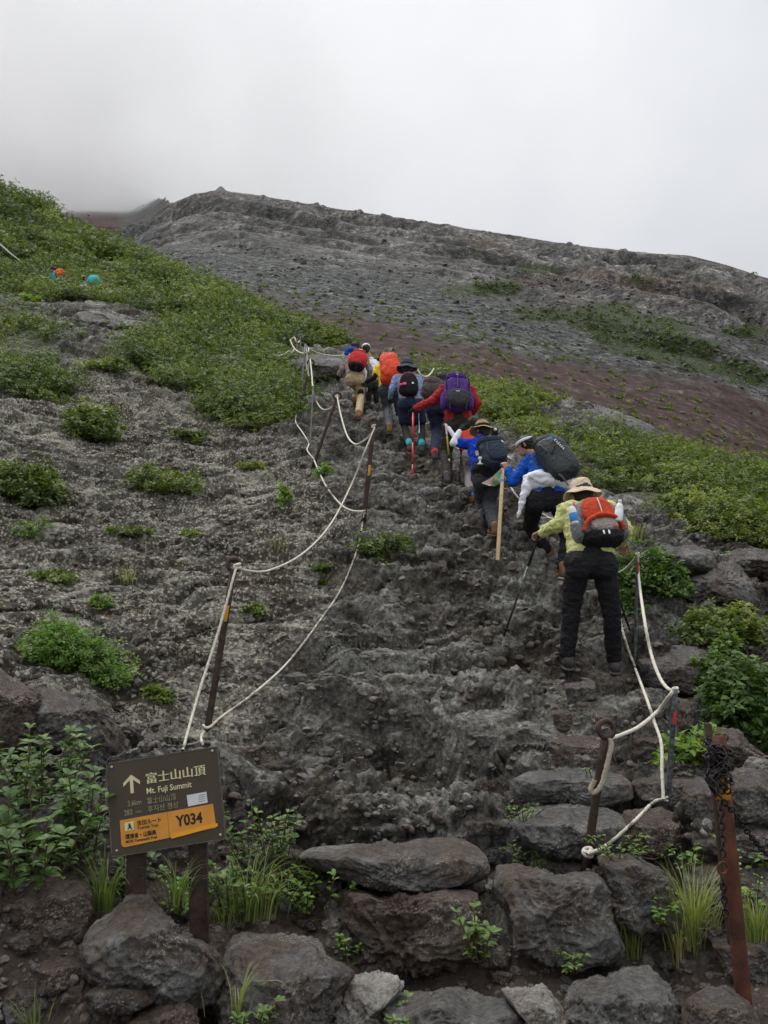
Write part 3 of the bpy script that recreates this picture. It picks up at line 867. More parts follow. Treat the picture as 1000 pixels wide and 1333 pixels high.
B([(690, 1126), (715, 1118), (760, 1117), (776, 1125), (774, 1136), (700, 1138)], m_crumb, 'strip of pale crumbled mortar on top of the squarish block', seed=33, rough=1.8)
B([(565, 1146), (600, 1138), (630, 1142), (632, 1160), (600, 1166), (570, 1160)], m_crumb, 'pale crumbly lump wedged under the right end of the long slab', seed=34, rough=1.8)
B([(510, 1266), (530, 1262), (540, 1275), (525, 1282), (508, 1278)], m_bas, 'fist sized dark stone on the earth above the middle slab', seed=35)
B([(610, 1238), (640, 1232), (668, 1245), (664, 1258), (625, 1260)], m_bas, 'small dark stone by the seedling between the two big blocks', seed=36)
B([(370, 880), (385, 873), (400, 878), (400, 888), (380, 893)], m_basl, 'loose light grey stone on the slope inside the slack rope', seed=37, n=24)
B([(615, 958), (635, 950), (650, 958), (648, 970), (625, 973)], m_basl, 'pale flat stone lying mid path above the steps', seed=38, n=24)
B([(412, 978), (425, 971), (436, 976), (434, 984), (418, 986)], m_basl, 'light stone lying left of the path above the long slab', seed=39, n=24)
B([(342, 570), (352, 564), (358, 570), (356, 577), (345, 578)], m_basl, 'round pale stone at the lower end of the upper shrubs', seed=40, n=24)
for k, (x0, y0, x1, y1, mt, lb) in enumerate([
    (632, 1255, 668, 1282, m_brn, 'brown chip of rock above the pale crumbling rock'), (810, 1200, 850, 1228, m_bas, 'small dark stone under the block right of the squarish one'),
    (600, 1058, 660, 1088, m_bas, 'dark stone wedged left of the light topped wide stone'), (895, 1195, 940, 1222, m_bas, 'small stone at the foot of the tall grass fan'),
    (270, 1175, 330, 1210, m_brn, 'brown stone behind the wide smooth slab'), (372, 1185, 432, 1212, m_brn, 'brown stone half buried right of the wide smooth slab'),
    (610, 1000, 664, 1040, m_brn, 'brown ledge stone left of the long grey stone'), (690, 1246, 740, 1268, m_brn, 'flat brown stone below the squarish block'),
    (845, 1225, 900, 1262, m_bas, 'dark stone above the big light grey angular rock'), (200, 1310, 262, 1345, m_bas, 'dark stone at the lower edge left of the wide slab'),
    (905, 1012, 948, 1050, m_brn, 'brown stone behind the chain wrapped pole'), (820, 905, 866, 935, m_bas, 'dark stone left of the black scratched pole'),
    (868, 905, 905, 950, m_brn, 'brown stone behind the black scratched pole'), (40, 1240, 112, 1290, m_brn, 'flat brown stone in the earth left of the pointed boulder'),
    (0, 1270, 60, 1330, m_bas, 'dark stone in the lower left corner')]):
    w_, h2 = x1 - x0, y1 - y0
    rr_ = random.Random(k + 90)
    boulder([(x0 + w_ * rr_.uniform(0, .1), y0 + h2 * rr_.uniform(.3, .6)), (x0 + w_ * .3, y0 + h2 * rr_.uniform(0, .15)), (x0 + w_ * .75, y0 + h2 * rr_.uniform(0, .2)), (x1, y0 + h2 * rr_.uniform(.4, .6)), (x1 - w_ * .15, y1), (x0 + w_ * .2, y1)],
            mt, lb, seed=60 + k, n=24, p=5, tread=2, edge=.2, rough=1.2)
# bedrock knolls standing out of the scrub
KN = 'bare rock knolls'
B([(95, 415), (120, 405), (150, 410), (190, 412), (208, 428), (205, 445), (150, 450), (100, 440)], m_basl, 'bare lava knoll in the scrub on the upper left hillside', seed=41, base=21.5, depth=1.6, rough=1.4, group=KN)
B([(262, 470), (300, 462), (345, 478), (385, 500), (388, 520), (350, 515), (300, 495)], m_basl, 'long bare lava ledge left of the rope poles in the scrub', seed=42, base=20.5, depth=1.0, rough=1.4, group=KN)
B([(688, 548), (700, 530), (750, 524), (800, 535), (850, 560), (862, 585), (780, 580), (720, 572)], m_basl, 'whaleback of bare lava on the crest behind the dark dry bag', seed=43, base=19.0, depth=2.0, rough=1.2, group=KN)
B([(820, 735), (850, 712), (900, 706), (930, 720), (928, 745), (880, 752), (830, 752)], m_bas, 'rounded lava ledge above the right hand rope pole', seed=44, depth=.55, rough=1.3, group=KN)
B([(880, 745), (920, 728), (960, 732), (975, 755), (985, 790), (930, 800), (880, 785)], m_bas, 'wide lava hump right of the round shrub beside the pole', seed=45, depth=.55, rough=1.3, group=KN)
B([(935, 722), (970, 712), (1010, 720), (1040, 745), (1000, 758), (945, 748)], m_bas, 'lava hump on the right edge below the tall scrub', seed=46, depth=.5, rough=1.3, group=KN)
B([(830, 860), (880, 838), (922, 842), (925, 880), (900, 905), (850, 900)], m_bas, 'smooth grey lava ledge just left of the compound leaf shrub', seed=47, depth=.4, rough=1.1, group=KN)
B([(378, 470), (420, 462), (450, 468), (452, 492), (410, 500), (385, 492)], m_basl, 'lava knoll on the path edge behind the tied rope poles', seed=48, base=19.5, depth=.9, rough=1.4, group=KN)

_ghit = hit
def hit(px, py):
    loc = _ghit(px, py)
    if py < 840: return loc
    dr = ray(px, py).normalized()
    for o_ in ROCKS:
        ok, l2, n_, _ = o_.ray_cast(-o_.location, dr)
        if ok:
            l2 = l2 + o_.location
            if l2.length < loc.length: loc = l2
    return loc
def rock_field(name, pts, sizes, mat, seed, lab, sub=4, squash=.7):
    V, Q = CS[sub]
    r_ = np.random.default_rng(seed)
    Vs, Qs = [], []
    for k, (p_, s_) in enumerate(zip(pts, sizes)):
        M = r_.normal(size=(3, 3)); q_, _ = np.linalg.qr(M)
        v = V * np.array([1, .55 + .4 * r_.random(), .5 + .4 * r_.random()])
        for j in range(3):
            n_ = r_.normal(size=3); n_ /= np.linalg.norm(n_)
            v = v - np.maximum(v @ n_ - .42, 0)[:, None] * n_
        v = v @ q_ * s_
        v[:, 2] *= squash
        Vs.append(v + np.array(p_)); Qs.append(Q + k * len(V))
    o = mesh_np(name, np.concatenate(Vs), np.concatenate(Qs), mat, smooth=False)
    return tag(o, lab, 'rocks', kind='stuff')
pts, szs = [], []
while len(pts) < 5200:
    px, py = rnd.uniform(-150, 1150), rnd.uniform(560, 1330)
    if py < 560 + .25 * max(0, px - 400): continue
    h_ = _ghit(px, py)
    if py > 840 and (hit(px, py) - h_).length > .02: continue
    s_ = min(.07, (.006 + .022 * rnd.random() ** 3) * (1 + .16 * h_.y))
    pts.append((h_.x, h_.y, h_.z - .2 * s_)); szs.append(s_)
rock_field('loose_stones', pts, szs, rock_mat('loose_stone', (.10, .095, .088), (.22, .212, .20), (.38, .37, .35), (.14, .11, .09), 0, 3.0), 4, 'small loose stones strewn over the lava slope')
pts, szs = [], []
for k in range(9000):
    px, py = rnd.uniform(120, 1120), rnd.uniform(300, 610)
    loc, nrm = mhit(px, py)
    if loc is None or loc.y > 150 - .03 * max(0, 600 - px): continue
    q_ = loc.y / 290
    red = loc.y < 62 + (px < 500) * 20
    red = red or loc.y < float(np.interp(px, [300, 600, 1000], [85, 78, 82]))
    if red and rnd.random() < .95: continue
    s_ = rnd.uniform(.07, .20) * (1 + 2.6 * rnd.random() ** 8) * (.4 + loc.y / 150) * (.6 if red else 1)
    pts.append((loc.x, loc.y, loc.z + .1 * s_)); szs.append(s_)
rock_field('scree_blocks', pts, szs, rock_mat('scree_block', (.10, .10, .098), (.18, .182, .175), (.30, .30, .29), (.10, .09, .08), 0, .6), 5, 'grey broken blocks covering the scree below the ridge')

# ================================================================== PLANTS
def leaf_mat(name, lo, mid, hi, rough=.55):
    m, t, b = newmat(name)
    a_ = nd(t, 'ShaderNodeAttribute'); a_.attribute_name = 'tone'
    s_ = nd(t, 'ShaderNodeSeparateColor'); t.links.new(a_.outputs['Color'], s_.inputs[0])
    c = ramp(t, s_.outputs[0], [(0.0, lo), (0.5, mid), (1.0, hi)])
    t.links.new(c, b.inputs['Base Color'])
    b.inputs['Roughness'].default_value = rough
    b.inputs['Specular IOR Level'].default_value = .35
    tr = t.nodes.new('ShaderNodeBsdfTranslucent')
    t.links.new(mixc(t, 1.0, c, (1.3, 1.5, .6), 'MULTIPLY'), tr.inputs['Color'])
    ms = t.nodes.new('ShaderNodeMixShader'); ms.inputs[0].default_value = .3
    t.links.new(b.outputs[0], ms.inputs[1]); t.links.new(tr.outputs[0], ms.inputs[2])
    t.links.new(ms.outputs[0], t.nodes['Material Output'].inputs['Surface'])
    return m
m_leaf = leaf_mat('scrub_leaf', (.045, .070, .018), (.125, .170, .040), (.31, .335, .080))
m_leafd = leaf_mat('dark_leaf', (.035, .075, .022), (.085, .155, .040), (.16, .24, .065))
m_leafb = leaf_mat('bright_leaf', (.08, .16, .03), (.16, .27, .05), (.28, .36, .08))
m_grass = leaf_mat('grass_blade', (.09, .15, .035), (.21, .26, .07), (.48, .42, .21))
m_twig = plain('twig', (.10, .07, .045), .9)

def leaf_quads(C, T, Nn, Ln, Wd, bend=.18):
    """one folded rhombus per leaf"""
    T = T / (np.linalg.norm(T, axis=1)[:, None] + 1e-9)
    Sd = np.cross(T, Nn); Sd /= (np.linalg.norm(Sd, axis=1)[:, None] + 1e-9)
    Un = np.cross(Sd, T)
    L_, W_ = Ln[:, None], Wd[:, None]
    v0 = C; v1 = C + T * L_ * .45 + Sd * W_ * .5 + Un * L_ * bend * .4
    v2 = C + T * L_ - Un * L_ * bend * .4; v3 = C + T * L_ * .45 - Sd * W_ * .5 + Un * L_ * bend * .4
    V = np.stack([v0, v1, v2, v3], 1).reshape(-1, 3)
    return V, np.arange(len(C) * 4, dtype=np.int32).reshape(-1, 4)
def bush_cloud(ctr, rad, hgt, cnt, leaf, r_, tone0, aspect=.55, clump=1.0, per=9):
    """mounds of leaf rosettes: every rosette is a cluster of leaves at a twig end"""
    K = np.maximum(cnt // per, 4)
    B_ = np.repeat(np.arange(len(ctr)), K)
    n = len(B_)
    d = r_.normal(size=(n, 3)); d[:, 2] = np.abs(d[:, 2]) * .9
    d /= np.linalg.norm(d, axis=1)[:, None]
    k = r_.random(n) ** .35
    k = k * (1 + .5 * fbm(d * 1.9 + B_[:, None] * 3.7, 3) * clump)
    c = ctr[B_] + d * k[:, None] * np.stack([rad[B_], rad[B_], hgt[B_]], 1)
    ct = tone0[B_] + .20 * fbm(c * .9 + 5, 3) + .12 * r_.normal(size=n)
    ax = d * .7 + r_.normal(size=(n, 3)) * .35 + np.array([0, 0, .75])
    ax /= np.linalg.norm(ax, axis=1)[:, None]
    I = np.repeat(np.arange(n), per)
    m = len(I)
    t_ = r_.normal(size=(m, 3)); A_ = ax[I]
    t_ -= (t_ * A_).sum(1)[:, None] * A_ * .85
    t_ /= np.linalg.norm(t_, axis=1)[:, None]
    q = leaf[B_][I] * (.7 + .6 * r_.random(m))
    C = c[I] + t_ * q[:, None] * .25 - A_ * (r_.random(m) * q * 1.1)[:, None]
    Nn = A_ + r_.normal(size=(m, 3)) * .28
    tone = np.clip(ct[I] + .09 * r_.normal(size=m), 0, 1)
    V, Qd = leaf_quads(C, t_ + A_ * .25, Nn, q * 1.3, q * aspect * 1.3)
    return V, Qd, np.repeat(tone, 4)
def foliage(name, V, Qd, tone, mat, parent=None, origin=None):
    at4 = np.stack([tone, tone, tone, np.ones_like(tone)], 1)
    return mesh_np(name, V, Qd, mat, parent=parent, origin=origin, attrs={'tone': at4})
# -- the scrub that covers the hillsides
r_ = np.random.default_rng(21)
def scrub(name, lab, want, test, smin, smax, tone_c, box, den=.75):
    ctr, rad, hgt, cnt, lf, tn = [], [], [], [], [], []
    n_ = want * 11
    H = np.array([tuple(hit(x_, y_)) for x_, y_ in zip(r_.uniform(box[0], box[2], n_), r_.uniform(box[1], box[3], n_))])
    a_, l_ = toal(H[:, 0], H[:, 1])
    ok = inpoly(a_, l_, test[0]) & (r_.random(n_) < den + .8 * fbm(np.stack([H[:, 0] * .4, H[:, 1] * .25, H[:, 0] * 0 + 3.3], 1), 3))
    for h_ in H[ok][:want]:
        d = h_[1]
        rr = np.clip(.26 + .016 * d, smin, smax) * r_.uniform(.6, 1.6)
        ctr.append((h_[0], h_[1], h_[2] - .04)); rad.append(rr); hgt.append(rr * r_.uniform(.45, .85))
        l0 = max(.034, d * .0019)
        lf.append(l0)
        cnt.append(int(np.clip(rr * rr * 2.8 / (l0 * l0 * .5) * .8, 60, 1500)))
        tn.append(tone_c + r_.normal() * .16)
    V, Qd, tone = bush_cloud(np.array(ctr), np.array(rad), np.array(hgt), np.array(cnt), np.array(lf), r_, np.array(tn))
    o = foliage(name, V, Qd, tone, m_leaf)
    tag(o, lab, 'shrubs', kind='stuff')
    return len(Qd)
nl = scrub('hillside_scrub', 'dense low green scrub covering the upper left hillside', 1500, _vegp[:1], .35, 1.6, .42, (-250, 60, 470, 570))
nl += scrub('low_scrub', 'patch of low scrub on the left edge of the lava bank', 150, _vegp[1:2], .25, .8, .38, (-250, 385, 100, 530))
nl += scrub('crest_scrub', 'dense green scrub covering the crest right of the path', 900, _vegp[2:3], .3, 1.2, .55, (430, 430, 1250, 790), 1.1)
print('scrub leaves', nl)
# -- scattered tufts on the red scree and dwarf shrubs on the mountain
ctr = []; rad = []; tn = []
for k in range(5200):
    px, py = r_.uniform(300, 1100), r_.uniform(300, 620)
    loc, nrm = mhit(px, py)
    if loc is None or loc.y > 230: continue
    qd = loc.y / float(np.interp(px, [200, 600, 1000], [330, 280, 215]))
    if qd < .32:
        if r_.random() > .45 + .8 * max(0, float(perlin(np.array([[loc.x * .12, loc.y * .05, 1.0]]))[0])): continue
        ctr.append(tuple(loc)); rad.append(r_.uniform(.10, .34)); tn.append(.5)
        continue
    ok = False
    for cx, cy, rx, ry in ((835, 435, 75, 30), (880, 455, 60, 22), (790, 415, 60, 22), (700, 410, 40, 12), (640, 376, 45, 12), (965, 432, 35, 10), (975, 490, 60, 14), (930, 480, 60, 12)):
        if math.exp(-(((px - cx) / rx) ** 2 + ((py - cy) / ry) ** 2)) > r_.uniform(.35, .75): ok = True
    if ok or r_.random() < .02:
        ctr.append(tuple(loc)); rad.append(r_.uniform(.5, 1.5)); tn.append(.12)
ctr = np.array(ctr); rad = np.array(rad)
V, Qd, tone = bush_cloud(ctr, rad, rad * .6, np.full(len(ctr), 34), np.maximum(.10, ctr[:, 1] * .0022), r_, np.array(tn))
tag(foliage('mountain_scrub', V, Qd, tone, m_leaf), 'sparse tufts and dwarf shrubs on the red scree and grey mountainside', 'shrubs', kind='stuff')

# -- shrubs and plants that stand alone
def shrub(px, py, w, h, leaf, n, label, mat=None, tone=.45, group=None, name='shrub', aspect=.55, stems=7, cat='shrub', flat=.75, dark=False):
    b_ = hit(px, py + h * .42)
    sc_ = (b_.y / ray(px, py).y) / F
    rw, rh = w * .5 * sc_, h * 1.0 * sc_
    root = tag(empty(name, b_), label, cat, group)
    k = 7 + int(w / 14)
    c = np.array([[b_.x + r_.uniform(-.62, .62) * rw, b_.y + r_.uniform(-.3, .5) * rw, 0] for _ in range(k)])
    for q in c:
        e = 1 - (abs(q[0] - b_.x) / rw) ** 2 * .6
        zz_ = drop(q[0], q[1])
        q[2] = min(max(zz_, b_.z - .3), b_.z + rh) + rh * .10 * e
    V, Qd, tn = bush_cloud(c, np.full(k, rw * .5), np.full(k, rh * flat), np.full(k, int(n * 2.4) // k), np.full(k, leaf * 1.25), r_, tone + .1 * r_.normal(size=k), aspect)
    foliage('leaves', V, Qd, tn, mat or m_leaf, parent=root)
    mb = MB()
    for q in c:
        e_ = Vector(q) + Vector((r_.uniform(-.3, .3) * rw, r_.uniform(-.2, .2) * rw, rh * .5))
        tube(mb, [b_ + Vector((0, 0, -.03)), (b_ + Vector(q)) * .5 + Vector((0, 0, .02)), e_], [.006, .005, .003], 5)
    mb.obj('stems', m_twig, root)
    return root
shrub(118, 552, 84, 52, .040, 2600, 'round dark green shrub standing alone on the lava bank below the scrub')
shrub(28, 628, 105, 66, .034, 3000, 'dark green shrub cut by the left edge halfway up the bank', tone=.3)
shrub(212, 622, 120, 50, .032, 1500, 'thin sprawling shrub on the lichen bank between the two left hand rope lines', tone=.42, flat=.5)
shrub(100, 842, 135, 70, .019, 5200, 'bright green mat shrub on the lichen covered bank above the sign', m_leafb, .35, aspect=.4)
shrub(848, 752, 105, 66, .034, 2600, 'round shrub just right of the tall rope pole', m_leafd, .6)
shrub(940, 812, 130, 56, .030, 2800, 'wide low shrub on the ledge at right, above the compound leaf shrub', m_leaf, .5)
shrub(990, 905, 120, 105, .034, 2800, 'large dark green shrub on the right edge above the boulders', m_leafd, .5)
shrub(935, 880, 75, 60, .032, 1600, 'compound leaf green shrub left of the large dark one at right', m_leafd, .75)
shrub(905, 940, 95, 62, .034, 900, 'yellow green leafy shrub right above the flat fronted block', m_leafb, .65)
shrub(500, 708, 95, 34, .026, 1100, 'mossy green tuft on the lava under the second rope post', m_leaf, .35, name='moss_tuft', cat='moss')
shrub(40, 692, 60, 18, .02, 350, 'tiny yellow green tuft on the lichen bank at far left', m_leafb, .5)
shrub(130, 782, 30, 20, .018, 260, 'small tuft poking up above the bright green mat shrub', m_leafb, .5)
shrub(372, 640, 24, 30, .03, 150, 'pale seedling beside the slack lower rope', m_leafb, .6)
shrub(420, 612, 34, 20, .03, 180, 'small bright tuft at the foot of the leaning third post', m_leafb, .7)
shrub(960, 740, 60, 20, .03, 260, 'small tuft growing between the lava humps on the right', m_leafb, .5)
shrub(40, 388, 34, 12, .07, 240, 'bright green cushion on top of the upper left outcrop', m_leafb, .8)

for k, (x_, y_, w_, h_, tn_) in enumerate([(60, 480, 60, 22, .5), (140, 470, 70, 24, .6), (250, 560, 60, 20, .4), (330, 600, 46, 18, .5), (170, 690, 60, 20, .35), (60, 745, 70, 22, .3), (250, 690, 40, 14, .6), (330, 790, 34, 12, .5), (200, 900, 46, 16, .4), (420, 740, 40, 14, .3)]):
    shrub(x_, y_, w_, h_, .026 + .0009 * max(0, 700 - y_) / 10, int(w_ * 9), 'low green plant mat ' + ('highest on the left side', 'just under the bare lava knoll', 'below the lower tip of the upper scrub', 'left of the frayed lower rope', 'midway up the bank among pale lichen', 'above the bright green mat shrub near the left edge', 'between the sprawling shrub and the nearest stake', 'right of the taut rope near the nearest stake', 'right of the brown boulders above the sign', 'inside the slack loop of the lower rope')[k], m_leaf, tn_, 'low mats of plants on the lichen bank', 'plant_mat', cat='plant', flat=.35)
def leafy(px, py, w, h, n_st, leaf, label, mat=None, group=None, tone=.5, name='leafy_plant', up=1.0, per=9, aspect=.5, dbase=None):
    """upright stems carrying paired broad leaves"""
    b_ = Vector(at(px, py + h * .5, dbase)) if dbase else hit(px, py + h * .48)
    sc_ = (b_.y / ray(px, py).y) / F
    root = tag(empty(name, b_), label, 'plant', group)
    mb = MB(); C, T, Nn, Ln = [], [], [], []
    for s_ in range(n_st):
        ang = r_.uniform(0, 2 * math.pi)
        ox = r_.uniform(-.32, .32) * w * sc_; oy = r_.uniform(-.25, .25) * w * sc_
        st = b_ + Vector((ox, oy, -.02))
        ln = h * sc_ * r_.uniform(.55, 1.1) * up
        e_ = st + Vector((ox * 1.1 + math.cos(ang) * .16 * w * sc_, oy + math.sin(ang) * .16 * w * sc_ - .02, ln))
        m_ = (st + e_) * .5 + Vector((0, 0, ln * .1))
        pl = spline([b_ - Vector((0, 0, .03)), st, m_, e_], 5)
        tube(mb, pl, [.0028] * len(pl), 5)
        for q in range(per):
            f = .4 + .6 * q / (per - 1)
            p_ = pl[min(int(f * (len(pl) - 1)), len(pl) - 1)]
            for sd in ((1, -1) if q < per - 1 else (1, -1, .4, -.4)):
                w2 = q * 2.4 + (0 if sd > 0 else math.pi) + r_.uniform(-.5, .5) + sd
                C.append(p_); T.append((math.cos(w2), math.sin(w2), r_.uniform(-.1, .7))); Nn.append((r_.uniform(-.4, .4), r_.uniform(-.6, .2), 1)); Ln.append(leaf * r_.uniform(.6, 1.2))
    C = np.array([tuple(c) for c in C]); T = np.array(T); Nn = np.array(Nn); Ln = np.array(Ln)
    # six-sided folded leaves
    T /= np.linalg.norm(T, axis=1)[:, None]
    Sd = np.cross(T, Nn); Sd /= np.linalg.norm(Sd, axis=1)[:, None]
    Un = np.cross(Sd, T); Lc = Ln[:, None]; Wc = Lc * aspect
    rows = []
    for f, wd, dz in ((0, .04, 0), (.28, .42, .06), (.62, .46, .07), (.86, .22, .0), (1.0, .02, -.06)):
        mid = C + T * Lc * f + Un * Lc * (dz - .05)
        rows += [mid + Sd * Wc * wd + Un * Lc * .07 * (wd > .1), mid, mid - Sd * Wc * wd + Un * Lc * .07 * (wd > .1)]
    V = np.stack(rows, 1).reshape(-1, 3)
    qb = []
    for i in range(4):
        for j in range(2): qb.append((i * 3 + j, i * 3 + j + 1, i * 3 + j + 4, i * 3 + j + 3))
    Qd = (np.array(qb)[None] + np.arange(len(C))[:, None, None] * 15).reshape(-1, 4)
    tn = np.repeat(np.clip(tone + .2 * r_.normal(size=len(C)), 0, 1), 15)
    foliage('leaves', V, Qd, tn, mat or m_leafd, parent=root)
    mb.obj('stems', m_twig, root)
    return root
leafy(45, 1000, 110, 90, 20, .055, 'upper half of the broad leaved plant crowding the left edge above the sign posts', tone=.6, group=None)
leafy(30, 1095, 150, 110, 26, .062, 'big broad leaved plant at the left edge beside the sign', tone=.5)
leafy(105, 1060, 80, 110, 14, .055, 'broad leaved plant touching the left edge of the sign board', tone=.55)
leafy(150, 1135, 70, 60, 10, .045, 'small leaved plant below the left corner of the sign', tone=.35)
leafy(235, 1160, 60, 50, 12, .042, 'leafy weed between the two sign posts', m_leafb, tone=.3, per=6)
leafy(310, 1150, 70, 60, 14, .040, 'leafy weed right of the right sign post', m_leafd, tone=.7, per=7)
leafy(365, 1085, 60, 60, 9, .034, 'sparse sprig above the low rosette plant', m_leafd, tone=.8, per=6)
leafy(340, 1095, 90, 70, 14, .035, 'reddish green small leaved plant right of the sign board', tone=.45, aspect=.6)
leafy(410, 1152, 92, 56, 24, .036, 'low rosette plant with tiny pale flower heads under the long slab', m_leafb, tone=.35, per=7)
leafy(460, 1235, 42, 36, 10, .032, 'little bright green plant on top of the wide smooth slab', m_leafb, tone=.4, per=6)
leafy(628, 1212, 46, 60, 8, .042, 'reddish seedling between the knobbly brown block and the squarish block', m_leafd, tone=.9, per=6)
leafy(680, 1055, 40, 22, 8, .026, 'tiny weed left of the light topped stone', m_leafd, tone=.8, per=5)
leafy(700, 1112, 60, 26, 10, .026, 'weeds on the pale mortar behind the squarish block', m_leafb, tone=.3, per=5)
leafy(805, 1102, 60, 28, 10, .030, 'weeds at the foot of the ringed stake', m_leafd, tone=.8, per=5)
leafy(850, 1098, 50, 26, 8, .028, 'weeds under the slack rope, right of the stake foot', m_leafd, tone=.8, per=5)
leafy(900, 1115, 40, 34, 6, .034, 'single bright weed left of the rusty pole', m_leafb, tone=.5, per=5)
leafy(745, 1246, 44, 24, 9, .030, 'small flat weed at the foot of the squarish block', m_leafd, tone=.9, per=5)
leafy(975, 1105, 60, 36, 10, .030, 'weeds right of the rusty pole under the chain', m_leafb, tone=.4, per=6)
leafy(500, 1320, 50, 30, 9, .03, 'weeds growing at the lower edge left of the middle slab', m_leafd, tone=.9, per=6)
leafy(320, 1325, 60, 40, 10, .03, 'weeds at the lower edge under the wide smooth slab', m_leafd, tone=.8, per=6)
leafy(770, 1004, 30, 14, 5, .024, 'tiny weed on the stone left of the ringed stake top', m_leafd, tone=.9, per=4)
leafy(848, 1180, 50, 30, 8, .028, 'low weed beside the fan of pale grass', m_leafb, tone=.4, per=5)
leafy(985, 1165, 60, 70, 10, .034, 'yellow green weed on the right edge behind the rusty pole', m_leafb, tone=.7, per=7)

def grass(px, py, w, h, n, label, tone=.45, width=.006, droop=1.0, dbase=None, mat=None, back=0.0):
    b_ = Vector(at(px, py + h * .5, dbase)) if dbase else hit(px, py + h * .5)
    b_ = b_ + Vector((0, back, 0))
    sc_ = (b_.y / ray(px, py).y) / F
    C = []; Vs = []; Qs = []; tn = []
    for k in range(n):
        ang = r_.uniform(0, 2 * math.pi); rr = abs(r_.normal()) * .22 * w * sc_
        x0 = b_.x + math.cos(ang) * rr; y0 = b_.y + math.sin(ang) * rr * .6
        ln = h * sc_ * r_.uniform(.6, 1.35); a2 = ang + r_.uniform(-.8, .8)
        lean = r_.uniform(.15, .8) * droop
        dirv = np.array([math.cos(a2), math.sin(a2) * .8, 0])
        side = np.array([-dirv[1], dirv[0], 0.15]); side /= np.linalg.norm(side)
        p_ = np.array([x0, y0, b_.z - .02]); th = 1.45
        wd = width * r_.uniform(.6, 1.3)
        seg = 7
        for i in range(seg + 1):
            f = i / seg
            ww = wd * (1 - f ** 2.2) + .0004
            Vs += [p_ - side * ww * .5, p_ + side * ww * .5]
            p_ = p_ + (dirv * math.cos(th) + np.array([0, 0, math.sin(th)])) * ln / seg
            th -= lean * 2.1 / seg * (.4 + f * 1.4)
        b0 = k * (seg + 1) * 2
        for i in range(seg): Qs.append((b0 + 2 * i, b0 + 2 * i + 1, b0 + 2 * i + 3, b0 + 2 * i + 2))
        tn += [np.clip(tone + r_.normal() * .18, 0, 1)] * ((seg + 1) * 2)
    o = foliage('grass_tuft', np.array(Vs), np.array(Qs), np.array(tn), mat or m_grass, origin=tuple(b_))
    return tag(o, label, 'grass')
grass(905, 1180, 60, 95, 200, 'tall fan of yellow green grass left of the rusty pole', .6, .0045, 1.2)
grass(885, 1215, 50, 70, 90, 'dry straw coloured grass hanging below the tall fan', .95, .005, 1.5)
grass(822, 1215, 46, 50, 150, 'fine pale green grass tuft right of the squarish block', .5, .003, 1.0)
grass(985, 1195, 60, 60, 120, 'pale grass tuft on the right edge behind the rusty pole', .5, .004, 1.0)
grass(215, 1160, 50, 60, 50, 'long arching grass between the two sign posts', .3, .006, 1.7, back=.18)
grass(325, 1150, 90, 80, 100, 'long arching grass right of the right sign post', .32, .006, 1.8)
grass(285, 1195, 40, 60, 60, 'short grass at the foot of the right sign post', .45, .005, 1.6, back=.12)
grass(365, 1140, 60, 70, 90, 'grass clump between the sign and the low rosette plant', .4, .005, 1.7)
grass(118, 1160, 50, 70, 50, 'grass blades below the left end of the sign board', .3, .006, 1.7, back=.15)
grass(45, 1325, 60, 60, 22, 'few grass blades on the earth at the lower left corner', .35, .006, 1.0)
grass(310, 1285, 50, 70, 26, 'thin straggling grass on the wide smooth slab', .55, .004, 1.4)
grass(760, 775, 12, 16, 12, 'sprig of green grass between the boots of the last hiker', .3, .006, .8)
grass(165, 745, 36, 26, 50, 'yellow tuft of dry grass on the lichen bank left of the first post', .7, .006, .8)
grass(360, 705, 40, 18, 40, 'straw tuft on the rock right of the first post', .85, .006, .8)
grass(825, 690, 40, 24, 60, 'yellowish grass tuft behind the red and grey rucksack', .75, .01, .8)
# ================================================================== STAKES, ROPES, CHAIN, SIGN
m_iron = plain('rusted_iron', (.060, .040, .032), .75, .2, .45, 30, .6, .002)
m_rust = plain('orange_rust', (.050, .026, .020), .8, .1, .4, 7, .8, .003, c2=(.15, .052, .028))
m_pole = plain('grey_steel_pole', (.16, .16, .165), .5, .4, .3, 30)
m_tar = plain('black_painted_pole', (.022, .024, .028), .6, .1, .8, 40, c2=(.16, .17, .18))
m_rope = plain('cream_rope', (.64, .60, .51), .9, 0, .22, 60, .8, .004)
m_frayed = plain('frayed_rope', (.46, .41, .31), .95, 0, .3, 90, .9, .004)
m_yel = plain('yellow_tape', (.55, .27, .03), .6)
m_redt = plain('red_tape', (.50, .04, .03), .6)
m_chain = plain('oiled_chain', (.035, .032, .032), .45, .6, .5, 50)
def stake(base, top, r, label, group=None, ring=None, mat=None, name='rope_stake', tape=None, cat='post'):
    root = tag(empty(name, base), label, cat, group)
    mb = MB()
    b_, t_ = Vector(base), Vector(top)
    d = (t_ - b_)
    pts = [b_ - d.normalized() * .12] + [b_ + d * f for f in (0, .25, .5, .75, 1)]
    tube(mb, pts, [r * 1.02, r, r * 1.03, r * .98, r, r * .97], 14)
    mb.obj('shaft', mat or m_iron, root)
    if ring:
        mb = MB()
        torus(mb, t_ + d.normalized() * ring * .85, (0.15, -1, .1), ring, ring * .33, 26, 10)
        mb.obj('eye_ring', mat or m_iron, root)
    if tape:
        for f0, f1, mt in tape:
            mb = MB(); obox(mb, b_ + d * ((f0 + f1) / 2) - Vector((-.2 * r, r * 1.0, 0)), (1, 0, 0), (0, 1, 0), d.normalized(), r * .55, .004, d.length * (f1 - f0) * .42, .001); mb.obj('tape_band', mt, root)
    return root
def px_scale(p): return (p.y / (CP + (p.z / p.y) * SP)) / F if False else ((p.y * CP + p.z * SP) / F)
LG = 'iron stakes along the left rope'
b1 = hit(270, 950); t1 = at(304, 742, b1.y + .05)
